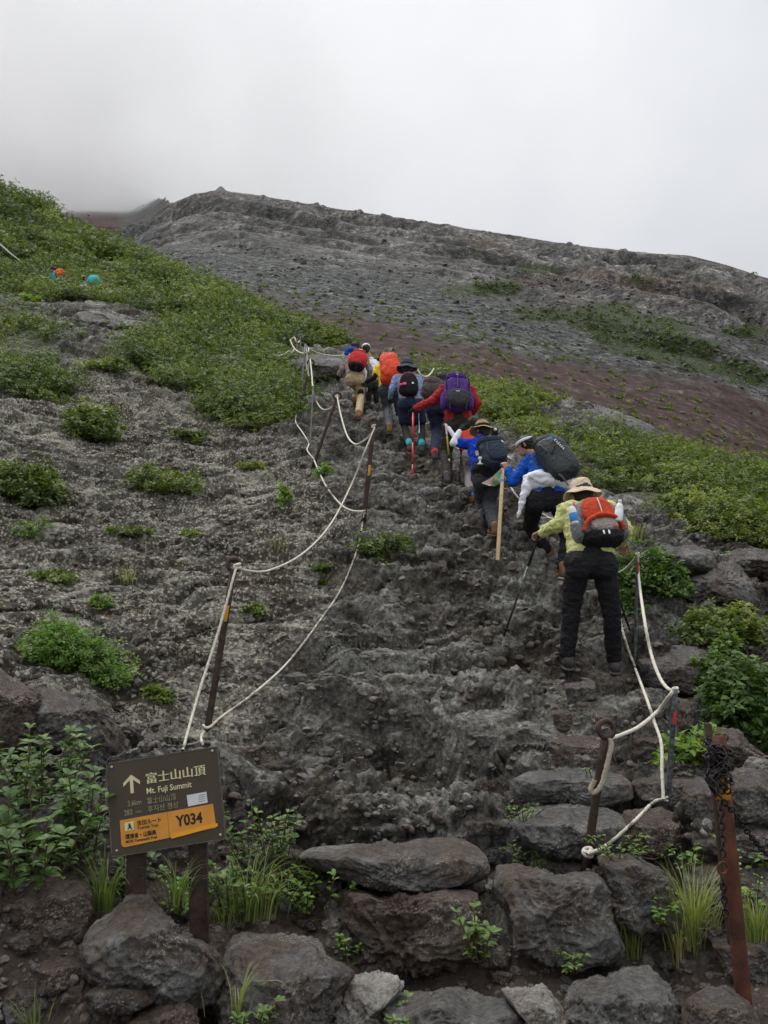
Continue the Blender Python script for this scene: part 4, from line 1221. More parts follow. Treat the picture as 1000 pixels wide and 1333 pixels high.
stake(b1, t1, .023, 'ringed iron stake with yellow tape, nearest of the left rope line', LG, .043, tape=[(.66, .78, m_yel)])
b2 = hit(475, 665); b2 = at(475, 665, b2.y - .15); t2 = at(486, 556, b2.y)
stake(b2, t2, .027, 'ringed dark iron stake standing where the upper rope turns uphill', LG, .052, tape=[(.40, .55, m_yel)])
b3 = hit(411, 598); t3 = at(438, 519, b3.y)
stake(b3, t3, .024, 'leaning ringed iron stake, third up the left rope', LG, .055)
b4 = hit(404, 576); t4 = at(408, 500, b4.y + .3)
stake(b4, t4, .014, 'thin grey pole close to the leaning ringed stake', LG, mat=m_pole, name='rope_pole')
b5 = hit(390, 530); t5 = at(404, 475, b5.y + .2)
stake(b5, t5, .027, 'rusty ringed stake left of the thin grey poles', LG, .06)
b6 = hit(391, 518); t6 = at(398, 448, b6.y + .3)
stake(b6, t6, .022, 'tall grey pole with white rope tied at its head', LG, mat=m_pole, name='rope_pole')
b7 = hit(392, 492); t7 = at(391, 440, b7.y)
stake(b7, t7, .018, 'thin pale pole, topmost of the cluster of rope poles', LG, .05, mat=m_pole, name='rope_pole')
b8 = hit(375, 480); t8 = at(376, 457, b8.y)
stake(b8, t8, .022, 'short grey pole at the left of the rope pole cluster', LG, mat=m_pole, name='rope_pole')
b9 = hit(386, 500); t9 = at(387, 441, b9.y)
stake(b9, t9, .02, 'dark thin pole with a red mark beside the topmost pale pole', LG, mat=m_pole, name='rope_pole', tape=[(.9, 1.0, m_redt)])
b10 = hit(401, 500); t10 = at(394, 452, b10.y)
stake(b10, t10, .018, 'slanting pale pole between the tall grey pole and the topmost one', LG, mat=m_pole, name='rope_pole')
RG = 'iron stakes along the right rope'
c1 = hit(765, 1113); c1 = at(765, 1113, c1.y - .03); u1 = at(788, 958, c1.y - .10)
stake(c1, u1, .021, 'ringed iron stake on the stone steps with a frayed rope end', RG, .040)
c2 = hit(870, 1036); u2 = at(879, 897, c2.y - .05)
stake(c2, u2, .015, 'black scratched pole with red tape on the right of the steps', RG, mat=m_tar, name='rope_pole', tape=[(.66, .80, m_redt)])
c3 = hit(827, 866); u3 = at(830, 714, c3.y + .02)
stake(c3, u3, .015, 'slim dark pole right behind the last hiker with red tape near the top', RG, .018, mat=m_tar, name='rope_pole', tape=[(.78, .88, m_redt)])
def rope(ctrl, label, r=.0085, mat=None, name='rope', group='white guide ropes'):
    r = r * (.85 if ctrl[0].y < 4.9 and ctrl[0].x > .5 else 1.0)
    pts = spline(ctrl, 10)
    mb = MB()
    n = 8
    V, Fc = [], []
    # laid rope: three strands twist round the axis
    tot = 0; dens = []
    for i in range(1, len(pts)):
        dl = (pts[i] - pts[i - 1]).length
        k = max(1, min(60, int(dl / .012))) if pts[i].y < 9 else max(1, int(dl / .08))
        for j in range(k): dens.append(pts[i - 1].lerp(pts[i], j / k))
    dens.append(pts[-1])
    # a rope that would dip into the rock lies on it instead
    for i, p in enumerate(dens):
        ok, loc, n_, _ = ground.ray_cast(Vector((0, 0, 0)), p.normalized())
        if ok and loc.length < p.length + r * 1.5 and p.length - loc.length < 3.0: dens[i] = loc - p.normalized() * r * 2
    for i, p in enumerate(dens):
        if p.y > 7: continue
        dr = p.normalized()
        for o_ in ROCKS:
            if (o_.location - p).length > 1.2: continue
            ok, loc, n_, _ = o_.ray_cast(-o_.location, dr)
            if ok:
                loc = loc + o_.location
                if loc.length < dens[i].length + r * 1.5: dens[i] = loc - dr * r * 2
    a = None
    for i, p in enumerate(dens):
        tt_ = (dens[min(i + 1, len(dens) - 1)] - dens[max(i - 1, 0)])
        if tt_.length < 1e-6: tt_ = Vector((0, 0, 1))
        tt_.normalize()
        if a is None: a, b_ = frame(tt_)
        else:
            a = (a - tt_ * a.dot(tt_)).normalized(); b_ = tt_.cross(a).normalized()
        if i: tot += (p - dens[i - 1]).length
        for k in range(n):
            w = 2 * math.pi * k / n
            rr = r * (1 + .16 * math.cos(3 * w + tot * 120)) if p.y < 9 else r
            V.append(p + (a * math.cos(w) + b_ * math.sin(w)) * rr)
    for i in range(len(dens) - 1):
        for k in range(n):
            Fc.append((i * n + k, i * n + (k + 1) % n, (i + 1) * n + (k + 1) % n, (i + 1) * n + k))
    mb.add(V, Fc)
    return tag(mb.obj(name, mat or m_rope, origin=ctrl[0]), label, 'rope', group)
def rp(lst): return [at(*q) for q in lst]
def lay(lst, up=.03):
    out = []
    for q in lst:
        h_ = hit(q[0], q[1]); out.append(h_ + Vector((0, -.02, up)))
    return out
D1, D2, D3 = b1.y, b2.y, b3.y
rope(rp([(238, 977, D1 - .8), (258, 905, D1 - .45), (285, 820, D1 - .2), (305, 748, D1 - .05), (309, 737, D1 + .02)]), 'taut rope rising from behind the sign to the nearest ringed stake')
rope(rp([(309, 738, D1 + .0), (322, 743, D1 + .15), (352, 742, D1 + .7), (395, 720, D1 + 1.6), (430, 683, D1 + 2.5), (457, 632, D1 + 3.4), (476, 585, D2 - .2), (488, 556, D2 - .02)]), 'upper rope sagging from the nearest ringed stake to the second one')
rope(rp([(264, 970, D1 - .3), (262, 960, D1 - .15), (266, 952, D1 - .1)]), 'short rope end sticking up behind the top edge of the sign')
rope([at(264, 944, D1 - .05), at(272, 947, D1 - .06)] + rp([(290, 932, D1 + .15), (330, 903, D1 + .5), (375, 862, D1 + 1.1), (415, 810, D1 + 1.9), (445, 765, D1 + 2.7), (466, 712, D1 + 3.6), (474, 668, D2 - .04)]), 'lower rope running from the foot of the nearest stake to the foot of the second')
rope(rp([(474, 666, D2 - .05), (456, 664, D2 + .25), (441, 654, D2 + .7), (423, 630, D2 + 1.5), (409, 599, D3 - .04)]), 'lower rope between the feet of the second and third stakes', .011)
rope(rp([(409, 598, D3 - .04), (400, 586, D3 + .3), (402, 577, b4.y), (394, 563, b4.y + .5), (385, 549, b4.y + 1.2), (387, 535, b5.y), (389, 517, b5.y + .7)]), 'frayed lower rope climbing past the thin grey poles', .011)
rope(rp([(487, 556, D2 - .03), (481, 568, D2 + .3), (472, 575, D2 + .8), (462, 578, D2 + 1.3), (452, 567, D2 + 1.9), (444, 541, D2 + 2.5), (439, 516, D3 - .03)]), 'deep slack loop of rope between the second and third stakes', .012)
rope(rp([(439, 516, D3 - .02), (434, 528, D3 + .4), (427, 533, D3 + .8), (419, 532, D3 + 1.2), (412, 522, D3 + 1.6), (407, 503, b4.y + .2)]), 'slack loop between the third stake and the thin grey pole', .012)
rope(rp([(407, 503, b4.y + .2), (406, 488, b4.y + .8), (404, 468, b5.y)]), 'rope rising steeply to the rusty ringed stake left of the hikers', .012)
rope(rp([(404, 468, b5.y), (401, 480, b5.y + .1), (402, 490, b5.y + .1)]), 'loose white rope tail hanging from the rusty ringed stake', .015)
rope(rp([(398, 450, b6.y + .3), (400, 466, b6.y + .2), (399, 482, b6.y + .2)]), 'thick rope tail hanging down the tall grey pole', .018)
rope(rp([(398, 450, b6.y + .2), (408, 457, b6.y + 1), (420, 461, b6.y + 2), (435, 463, b6.y + 3), (452, 462, b6.y + 4)]), 'rope running right from the tall grey pole behind the first hiker', .014)
rope(rp([(378, 442, b9.y), (381, 450, b9.y - .3), (387, 457, b9.y - .8), (395, 460, b9.y - 1.4), (401, 458, b9.y - 1.8), (402, 453, b6.y + .3)]), 'hanging loop between the red marked pole and the tall grey one', .015)
rope(rp([(377, 444, b9.y), (383, 439, b9.y), (386, 446, b9.y), (390, 444, b7.y), (392, 438, b7.y)]), 'knotted rope wound over the heads of the topmost poles', .016)
rope(rp([(354, 461, b8.y - 1), (362, 463, b8.y - .6), (370, 461, b8.y - .2), (376, 457, b8.y), (380, 459, b8.y + .4), (383, 454, b8.y + .7)]), 'rope sagging left from the short grey pole', .015)
rope(rp([(355, 453, b8.y + 2), (363, 452, b8.y + 2), (372, 448, b8.y + 2)]), 'short visible length of rope left of the pole cluster', .015)
rope(lay([(324, 440), (330, 444), (338, 450)], .1), 'bit of white rope lying on the scrub left of the pole cluster', .022)
rope(rp([(385, 470, b8.y - 1), (387, 478, b8.y - 1), (389, 474, b8.y - 1), (386, 469, b8.y - 1)]), 'small knot of white rope among the poles', .018)
rope(lay([(376, 503), (380, 498), (383, 492)], .12), 'white rope scrap on the scrub below the pole cluster', .018)
rope(rp([(-12, 312, 40), (0, 318, 39.8), (14, 330, 39.2), (31, 343, 39)]), 'distant pale rope on the hillside at the left edge', .03)
stake(hit(2, 330), at(1, 318, 39.8), .03, 'distant short stake carrying rope on the hillside at the left edge', mat=m_pole, name='rope_pole')
E1, E2, E3 = c1.y - .08, c2.y, c3.y
rope(rp([(793, 962, E1), (808, 957, E1 + .15), (832, 946, E1 + .35), (856, 926, E1 + .6), (872, 905, E2 - .05), (878, 899, E2 - .02)]), 'thick rope from the ringed stake up to the black scratched pole', .012)
rope(rp([(878, 899, E2 - .02), (869, 896, E2 + .1), (858, 880, E2 + .3), (847, 848, E2 + .55), (838, 800, E2 + .8), (832, 755, E3 - .1), (830, 722, E3 - .02)]), 'rope rising from the black scratched pole to the slim dark pole', .012)
rope(rp([(764, 1112, E1 - .05), (790, 1100, E1 + .05), (825, 1070, E1 + .3), (850, 1045, E1 + .6), (864, 1040, E2 - .05)]), 'slack rope from the foot of the ringed stake to the black pole foot', .010)
rope(rp([(864, 1041, E2 - .05), (862, 1005, E2 + .05), (861, 968, E2 + .2), (852, 940, E2 + .4), (842, 910, E2 + .6), (827, 870, E3 - .04)]), 'lower rope from the black pole foot up to the slim pole foot', .011)
rope(rp([(827, 868, E3 - .04), (819, 848, E3 + .2), (811, 822, E3 + .6), (807, 806, E3 + .9)]), 'rope going uphill behind the black trousers from the slim pole foot', .010)
rope(rp([(829, 724, E3), (820, 735, E3 + .3), (810, 743, E3 + .7), (800, 744, E3 + 1.1), (780, 728, E3 + 2), (740, 690, E3 + 3.2), (712, 672, E3 + 4)]), 'thin rope curving behind the red and grey rucksack', .009)
rope(rp([(712, 672, 11.2), (690, 660, 11.6), (672, 645, 12), (660, 625, 12.4), (655, 612, 12.6)]), 'white rope seen between the blue jacket hiker and the wooden staff', .014)
rope(rp([(666, 598, 13.4), (655, 590, 13.8), (645, 585, 14)]), 'scrap of white rope left of the blue jacket shoulder', .014)
rope(rp([(598, 585, 13.5), (588, 578, 13.8), (578, 570, 14.2)]), 'white rope seen between the legs of the purple pack hiker', .014)
rope(rp([(538, 475, 15), (543, 480, 15), (549, 489, 15), (556, 490, 15.4), (561, 486, 15.8), (565, 480, 16)]), 'white rope looping right of the bucket hat', .016)
# frayed doubled end on the near ringed stake
rope(rp([(792, 961, E1 - .03), (796, 968, E1 - .04), (793, 985, E1 - .05), (788, 1005, E1 - .05), (783, 1022, E1 - .05), (774, 1032, E1 - .05), (769, 1028, E1 - .05), (774, 1015, E1 - .05)]), 'frayed unravelled rope end hanging from the ringed stake', .014, m_frayed, 'frayed_rope')
def knot(p, s, label):
    s *= .72
    mb = MB()
    torus(mb, p, (.3, -.5, 1), s, s * .45, 14, 8); torus(mb, p + Vector((0, 0, s * .7)), (-.3, -.2, 1), s * .9, s * .45, 14, 8)
    return tag(mb.obj('rope_knot', m_rope, origin=p), label, 'knot', 'rope knots')
knot(at(309, 738, D1), .030, 'rope knot below the ring of the nearest left stake')
knot(at(486, 556, D2), .034, 'rope knot below the ring of the second left stake')
knot(at(438, 517, D3), .034, 'rope knot below the ring of the leaning third stake')
knot(at(474, 667, D2), .034, 'rope hitch round the foot of the second left stake')
knot(at(790, 966, E1), .026, 'rope knot below the ring of the stake on the steps')
knot(at(879, 899, E2), .022, 'rope hitch at the head of the black scratched pole')
knot(at(830, 722, E3), .022, 'rope hitch at the head of the slim dark pole')
knot(at(866, 1040, E2), .022, 'rope hitch at the foot of the black scratched pole')
knot(at(765, 1111, E1), .030, 'rope hitch at the foot of the stake on the steps')
# ---- rusty pole with chain
pb = at(967, 1290, 3.25); pt = at(936, 958, 3.32)
root = tag(empty('rusty_pole', pb), 'thick orange rusted pole leaning at the right edge of the steps', 'post')
mb = MB(); tube(mb, [pb - (pt - pb) * .15, pb, pb.lerp(pt, .5), pt], [.030, .029, .028, .027], 20); mb.obj('shaft', m_rust, root)
mb = MB(); tube(mb, [pb.lerp(pt, .74) + Vector((-.004, 0, 0)), pb.lerp(pt, .83) + Vector((-.004, 0, 0))], [.0295, .0295], 20); mb.obj('tape_band', m_yel, root)
qb = at(949, 1200, 3.42); qt = at(924, 968, 3.45)
root = tag(empty('dark_bar', qb), 'dark square bar standing behind the left side of the rusty pole', 'bar')
mb = MB(); obox(mb, (qb + qt) * .5, (1, 0, 0), Vector((0, 1, 0)), (qt - qb).normalized(), .012, .012, (qt - qb).length * .62, .002); mb.obj('shaft', m_iron, root)
def chain(path, label, pitch=.024, r=.0033):
    pts = spline(path, 14)
    L_ = [0]
    for i in range(1, len(pts)): L_.append(L_[-1] + (pts[i] - pts[i - 1]).length)
    n = int(L_[-1] / pitch)
    mb = MB()
    for k in range(n):
        s_ = (k + .5) * pitch
        i = max(j for j in range(len(L_)) if L_[j] <= s_)
        i = min(i, len(pts) - 2)
        f = (s_ - L_[i]) / max(L_[i + 1] - L_[i], 1e-6)
        p = pts[i].lerp(pts[i + 1], f); tdir = (pts[i + 1] - pts[i]).normalized()
        a, b_ = frame(tdir)
        w = (k % 2) * math.pi / 2 + .5 + rnd.uniform(-.3, .3)
        ax = a * math.cos(w) + b_ * math.sin(w)
        # oval link: torus stretched along the chain
        xd = tdir; yd = ax.cross(tdir).normalized()
        V, Fc = [], []
        N_, M_ = 16, 7
        for i2 in range(N_):
            q = 2 * math.pi * i2 / N_
            rad_ = xd * math.cos(q) * pitch * .68 + yd * math.sin(q) * pitch * .42
            dr = (xd * math.cos(q) + yd * math.sin(q)).normalized()
            for j in range(M_):
                g = 2 * math.pi * j / M_
                V.append(p + rad_ + dr * math.cos(g) * r + ax * math.sin(g) * r)
        for i2 in range(N_):
            for j in range(M_):
                Fc.append((i2 * M_ + j, ((i2 + 1) % N_) * M_ + j, ((i2 + 1) % N_) * M_ + (j + 1) % M_, i2 * M_ + (j + 1) % M_))
        mb.add(V, Fc)
    return tag(mb.obj('chain', m_chain, origin=path[0]), label, 'chain')
wrap = []
ax_ = (pt - pb).normalized()
for k in range(30):
    w = k * .75
    f = .99 - .0068 * k
    c = pb.lerp(pt, f)
    rr = .038 + .006 * math.sin(k * 1.7)
    wrap.append(c + Vector((math.cos(w) * rr - .006, math.sin(w) * rr, .012 * math.sin(k * 2.3))))
chain(wrap, 'dark chain wound many times round the head of the rusty pole', .026, .0037)
heap = []
for k in range(34):
    w = k * 1.9
    heap.append(pb.lerp(pt, .93 - .004 * k) + Vector((-.030 + .030 * math.cos(w) + rnd.uniform(-.008, .008), -.030 + .020 * math.sin(w * .7), .055 * math.sin(w * .53))))
chain(heap, 'tangled heap of dark chain hanging over the left side of the rusty pole head', .026, .0037)
chain(rp([(925, 1010, 3.22), (940, 1040, 3.2), (958, 1060, 3.24), (975, 1085, 3.3), (1000, 1112, 3.4), (1060, 1150, 3.5)]), 'chain slanting down to the right from the rusty pole')
chain(rp([(938, 1045, 3.2), (940, 1080, 3.2), (941, 1115, 3.2)]), 'upper part of the chain hanging down the front of the rusty pole', .024, .0033)
chain(rp([(941, 1142, 3.2), (943, 1170, 3.21), (945, 1195, 3.22)]), 'chain end hanging below the rusty iron ring')
mb = MB(); torus(mb, at(941, 1130, 3.19), (.3, -1, 0), .021, .0045, 22, 8); tag(mb.obj('iron_ring', m_rust, origin=at(941, 1130, 3.19)), 'rusty iron ring hanging in the chain on the pole', 'ring')

# ---- the sign
m_board = plain('brown_board', (.062, .050, .034), .55, 0, .12, 6, .25, .001)
m_edge = plain('board_edge', (.10, .085, .065), .7, 0, .4, 40)
m_post = plain('dark_brown_post', (.040, .026, .022), .65, 0, .4, 20, .5, .002, c2=(.085, .055, .045))
m_cream = plain('cream_lettering', (.62, .58, .34), .6, 0, .12, 60, .1, .0005)
m_dim = plain('worn_lettering', (.27, .245, .15), .6, 0, .35, 80, .1, .0005)
m_orange = plain('orange_plate', (.62, .27, .045), .5, 0, .10, 14, .15, .0008)
m_black = plain('black_lettering', (.02, .018, .014), .6, 0, .1)
m_strip = plain('yellow_strip', (.80, .36, .02), .5, 0, .12, 30)
m_white = plain('white_sticker', (.62, .64, .66), .5, 0, .1, 40)
m_bolt = plain('steel_bolt', (.42, .41, .38), .4, .7)
SD = 3.5
TL, TR, BR, BL = at(139, 994, SD), at(284, 974, SD + .03), at(290, 1090, SD - .01), at(147, 1116, SD - .05)
ux = ((TR - TL) + (BR - BL)).normalized()
uy0 = ((TL - BL) + (TR - BR)).normalized()
un = ux.cross(uy0).normalized()          # points away from or to the camera
uy = un.cross(ux).normalized()
if un.y > 0: un = -un
bw = ((TR - TL).length + (BR - BL).length) / 2; bh = ((TL - BL).length + (TR - BR).length) / 2
cen = (TL + TR + BL + BR) / 4
shear = (((TL - BL) + (TR - BR)) / 2).dot(ux) / bh
sign = tag(empty('trail_sign', hit(255, 1205)), 'brown tilted trail sign on two dark posts, Mt. Fuji Summit and Y034', 'sign')
mb = MB()
obox(mb, cen - un * .012, ux, uy, un, bw / 2, bh / 2, .011, .0015)
board = mb.obj('board', m_board, sign, smooth=False)
mb = MB()
for a_, b_ in ((-1, 0), (1, 0)):
    obox(mb, cen - un * .012 + ux * a_ * (bw / 2 + .0025), ux, uy, un, .0025, bh / 2 + .004, .0125, .0008)
obox(mb, cen - un * .012 + uy * (bh / 2 + .0025), ux, uy, un, bw / 2, .0025, .0125, .0008)
obox(mb, cen - un * .012 - uy * (bh / 2 + .0025), ux, uy, un, bw / 2, .0025, .0125, .0008)
mb.obj('board_rim', m_edge, board, smooth=False)
def S(u, v, z=.0):   # u,v in 0..1 of the board seen from the front
    return cen + ux * (u - .5) * bw + uy * (.5 - v) * bh + un * z
for (ua, ub, va, vb) in ((150, 0, 0, 0),):
    pass
for u_, px_, py_ in ((.26, 178, 1175), (.80, 262, 1210)):
    top_ = S(u_, .9, -.045); bot = _ghit(px_ + 2, py_ + 8) + Vector((0, .0, -.1))
    bot.y = top_.y + .03
    bot.z = min(bot.z, at(px_, py_ + 25, bot.y).z)
    bot.x = at(px_, py_, bot.y).x
    d_ = (S(u_, .1, -.045) - bot)
    zc = d_.normalized(); xc = (ux - zc * ux.dot(zc)).normalized(); yc = zc.cross(xc)
    mb = MB(); obox(mb, (bot + S(u_, .1, -.045)) / 2, xc, yc, zc, .038, .020, d_.length / 2, .003)
    mb.obj('post', m_post, sign, smooth=False)
    for f in (.30, .52):
        mb = MB(); c_ = bot.lerp(S(u_, .1, -.045), f)
        tube(mb, [c_ + xc * .041 + yc * .022 * q for q in (1,)] + [c_ - xc * .041 - yc * .023] , .002, 6)
        mb.obj('wire_band', m_rust, sign)
for u_, v_ in ((.04, .04), (.96, .03), (.04, .95), (.965, .96)):
    mb = MB(); lathe(mb, S(u_, v_, .0), un, [(0, .004), (.004, .0035), (.006, .0015), (.006, 0)], 14); mb.obj('bolt', m_bolt, board)
def text(s, u, v, size, mat, parent, z=.0012, bold=0.0, sx=1.0, align='LEFT', ext=.0004):
    cu = bpy.data.curves.new('lettering', 'FONT')
    cu.body = s; cu.size = size; cu.extrude = ext; cu.offset = bold; cu.align_x = align; cu.align_y = 'CENTER'; cu.resolution_u = 4
    tmp = bpy.data.objects.new('tmp_text', cu); col.objects.link(tmp)
    bpy.context.view_layer.update()
    me = bpy.data.meshes.new_from_object(tmp.evaluated_get(bpy.context.evaluated_depsgraph_get()))
    bpy.data.objects.remove(tmp)
    p = S(u, v, z); off = wloc(parent)
    for vv in me.vertices:
        q = p + ux * vv.co.x * sx + uy * vv.co.y + un * vv.co.z - off
        vv.co = q
    me.materials.clear(); me.materials.append(mat)
    o = bpy.data.objects.new('lettering', me)
    return link(o, parent)
for k_ in range(3): text('富士山山頂', .333 + .003 * k_, .235, .046, m_cream, board, z=.0012 + .0003 * k_, sx=1.07)
text('Mt. Fuji Summit', .335, .365, .033, m_cream, board, bold=.0005, sx=.88)
text('富士山山顶', .335, .475, .0275, m_dim, board, bold=.0002, sx=.86)
text('후지산 정상', .335, .565, .0275, m_dim, board, bold=.0002, sx=.94)
text('3.6km', .16, .47, .030, m_dim, board, bold=.0003, sx=.78)
text('283', .125, .565, .030, m_dim, board, bold=.0003, sx=.78)
text('min', .225, .570, .017, m_dim, board, bold=.0001, sx=1.0)
# arrow
mb = MB()
def poly_s(mb, pts, z0, z1):
    n = len(pts)
    V = [S(u, v, z1) for u, v in pts] + [S(u, v, z0) for u, v in pts]
    Fc = [tuple(range(n))] + [(i, (i + 1) % n, (i + 1) % n + n, i + n) for i in range(n)]
    mb.add(V, Fc)
poly_s(mb, [(.195, .195), (.225, .195), (.225, .36), (.195, .36)], .0002, .0016)
poly_s(mb, [(.21, .155), (.285, .235), (.285, .275), (.21, .198)], .0002, .0018)
poly_s(mb, [(.21, .198), (.135, .275), (.135, .235), (.21, .155)], .0002, .0020)
mb.obj('arrow', m_cream, board, smooth=False)
mb = MB()
pl_ = [(.085, .655), (.93, .615), (.935, .84), (.93, .86)]
corner = [(.12, .915), (.095, .905), (.085, .87)]
poly_s(mb, [(.085, .632), (.925, .612), (.935, .875), (.115, .925), (.095, .915), (.085, .89)], .0002, .0022)
plate = mb.obj('route_plate', m_orange, board, smooth=False)
mb = MB(); poly_s(mb, [(.510, .626), (.513, .626), (.513, .90), (.510, .90)], .0021, .0026); mb.obj('plate_seam', m_edge, plate, smooth=False)
text('吉田ルート', .235, .695, .0215, m_black, plate, .0030, .0004, .92)
text('Yoshida Trail', .235, .745, .0165, m_black, plate, .0030, .0001, .95)
text('環境省・山梨県', .125, .822, .0205, m_black, plate, .0030, .0005, .86)
text('MOE-Yamanashi Pref.', .125, .872, .0150, m_black, plate, .0030, .0002, .96)
text('Y034', .585, .745, .058, m_black, plate, .0030, .0016, .86)
mb = MB(); poly_s(mb, [(.125, .665), (.205, .662), (.205, .752), (.125, .755)], .0021, .0027); pg = mb.obj('pictogram', m_cream, plate, smooth=False)
mb = MB()
poly_s(mb, [(.160, .680), (.176, .680), (.176, .692), (.160, .692)], .0026, .0034)
poly_s(mb, [(.158, .694), (.178, .694), (.182, .722), (.190, .745), (.180, .745), (.170, .726), (.156, .745), (.146, .742), (.160, .718)], .0026, .0032)
mb.obj('walker_symbol', m_black, pg, smooth=False)
mb = MB(); poly_s(mb, [(.525, .868), (.95, .828), (.952, .862), (.53, .915)], .0024, .0042); mb.obj('yellow_strip', m_strip, plate, smooth=False)
mb = MB(); poly_s(mb, [(.695, .475), (.875, .470), (.878, .590), (.700, .600)], .0002, .0014); st_ = mb.obj('sticker', m_white, board, smooth=False)
m_grey = plain('grey_print', (.25, .26, .27), .6)
mb = MB()
for v_ in (.492, .515, .538, .561): poly_s(mb, [(.80, v_), (.862, v_), (.862, v_ + .008), (.80, v_ + .008)], .0013, .0018)
mb.obj('sticker_print', m_grey, st_, smooth=False)
# ================================================================== HIKERS
m_skin = plain('skin', (.42, .24, .16), .55, 0, .10, 8, .1, .001)
m_hair = plain('black_hair', (.014, .011, .010), .5, 0, .3, 60, .6, .003)
def cloth(name, c, var=.14, rough=.85, c2=None): return plain(name, c, rough, 0, var, 7, .35, .002, c2=c2, spec=.2, folds=True)
m_sole = plain('rubber_sole', (.10, .095, .085), .8)
def _ball_tube(mb, p0, p1, r0, r1, n=14):
    """closed round-ended cone: the limb segment between two joints"""
    p0, p1 = Vector(p0), Vector(p1)
    d = p1 - p0; L_ = max(d.length, 1e-4); t_ = d / L_
    if d.length < 1e-4: t_ = Vector((0, 0, 1))
    a, b_ = frame(t_)
    V, Fc = [], []
    prof = [(-r0 * math.cos(x), r0 * math.sin(x)) for x in np.linspace(.12, math.pi / 2, 6)]
    prof += [(L_ + r1 * math.cos(x), r1 * math.sin(x)) for x in np.linspace(math.pi / 2, .12, 6)]
    for h_, r in prof:
        for k in range(n):
            w = 2 * math.pi * k / n
            V.append(p0 + t_ * h_ + (a * math.cos(w) + b_ * math.sin(w)) * r)
    m = len(prof)
    for i in range(m - 1):
        for k in range(n): Fc.append((i * n + k, i * n + (k + 1) % n, (i + 1) * n + (k + 1) % n, (i + 1) * n + k))
    Fc.append(tuple(range(n))[::-1]); Fc.append(tuple((m - 1) * n + k for k in range(n)))
    mb.add(V, Fc)
def fused(name, segs, mat, parent, voxel=.012, smooth=4, fold=0.0, fs=9.0, inflate=0.0, cut=None):
    """fuse limb segments (p0, p1, r0, r1) into one continuous skin"""
    mb = MB()
    for s_ in segs: _ball_tube(mb, s_[0], s_[1], s_[2] + inflate, s_[3] + inflate)
    off = wloc(parent)
    me = bpy.data.meshes.new('tmp'); me.from_pydata([tuple(Vector(v) - off) for v in mb.V], [], mb.Fc)
    o = bpy.data.objects.new('tmp', me); col.objects.link(o)
    md = o.modifiers.new('r', 'REMESH'); md.mode = 'VOXEL'; md.voxel_size = voxel
    ms = o.modifiers.new('s', 'SMOOTH'); ms.iterations = smooth; ms.factor = .5
    dg = bpy.context.evaluated_depsgraph_get(); dg.update()
    m2 = bpy.data.meshes.new_from_object(o.evaluated_get(dg))
    bpy.data.objects.remove(o); bpy.data.meshes.remove(me)
    if fold > 0:
        n = len(m2.vertices); co = np.empty(n * 3, np.float32); m2.vertices.foreach_get('co', co); co = co.reshape(-1, 3)
        nn_ = np.empty(n * 3, np.float32); m2.vertices.foreach_get('normal', nn_); nn_ = nn_.reshape(-1, 3)
        q = co + np.array(off)
        f_ = perlin(q * np.array([fs, fs, fs * 1.7])) * .9 + (1 - np.abs(perlin(q * np.array([fs * 1.3, fs * 1.3, fs * 2.0]) + 7)) * 2.4) * .6
        co = co + nn_ * (fold * f_)[:, None]
        m2.vertices.foreach_set('co', co.ravel())
    m2.polygons.foreach_set('use_smooth', [True] * len(m2.polygons))
    m2.materials.clear(); m2.materials.append(mat); m2.update()
    o = bpy.data.objects.new(name, m2)
    return link(o, parent)
def sell(mb, c, X_, Y_, Z_, rx, ry, rz, e=3.2, n=24, noise_=.0, seed=0, taper=0.0):
    """superellipsoid pillow"""
    V, Q = CS[n]
    s = 1 / (np.abs(V) ** e).sum(1) ** (1 / e)
    U = V * s[:, None]
    if taper: U[:, 0] *= 1 - taper * U[:, 2]
    if noise_: U = U * (1 + noise_ * fbm(U * 2.3 + seed * 5.1, 4))[:, None] + noise_ * .5 * (ridged(U * 2.1 + seed, 3) - 1.2)[:, None] * V
    W_ = U[:, :1] * rx * np.array(X_) + U[:, 1:2] * ry * np.array(Y_) + U[:, 2:] * rz * np.array(Z_) + np.array(c)
    mb.add([tuple(w) for w in W_], [tuple(int(i) for i in q) for q in Q])
def hand_segs(w, d, back, s=1.0, curl=1.15):
    """palm, four bent fingers and a thumb leaving the side of the palm"""
    w = Vector(w); d = Vector(d).normalized(); back = Vector(back); back = (back - d * back.dot(d)).normalized()
    sd = d.cross(back).normalized()
    out = []
    k = w + d * .075 * s
    for j, o_ in enumerate((-1.5, -.5, .5, 1.5)):
        out.append((w + sd * o_ * .012 * s, k + sd * o_ * .018 * s, .015 * s, .013 * s))
    for o_, L_ in ((-1.5, .062), (-.5, .074), (.5, .078), (1.5, .066)):
        p = k + sd * o_ * .0195 * s; dr = d.copy(); ang = 0
        for q, fr in enumerate((.45, .32, .23)):
            ang += curl * (.75 if q == 0 else .95)
            dr = d * math.cos(ang) - back * math.sin(ang)
            p2 = p + dr * L_ * fr * s * 1.25
            out.append((p, p2, .0098 * s - q * .0008, .0090 * s - q * .0008)); p = p2
    t0 = w + d * .02 * s + sd * .03 * s; t1 = t0 + (d * .55 + sd * .6 - back * .5).normalized() * .038 * s
    t2 = t1 + (d * .6 - sd * .25 - back * .8).normalized() * .032 * s
    out += [(t0, t1, .0135 * s, .0115 * s), (t1, t2, .0115 * s, .010 * s)]
    return out
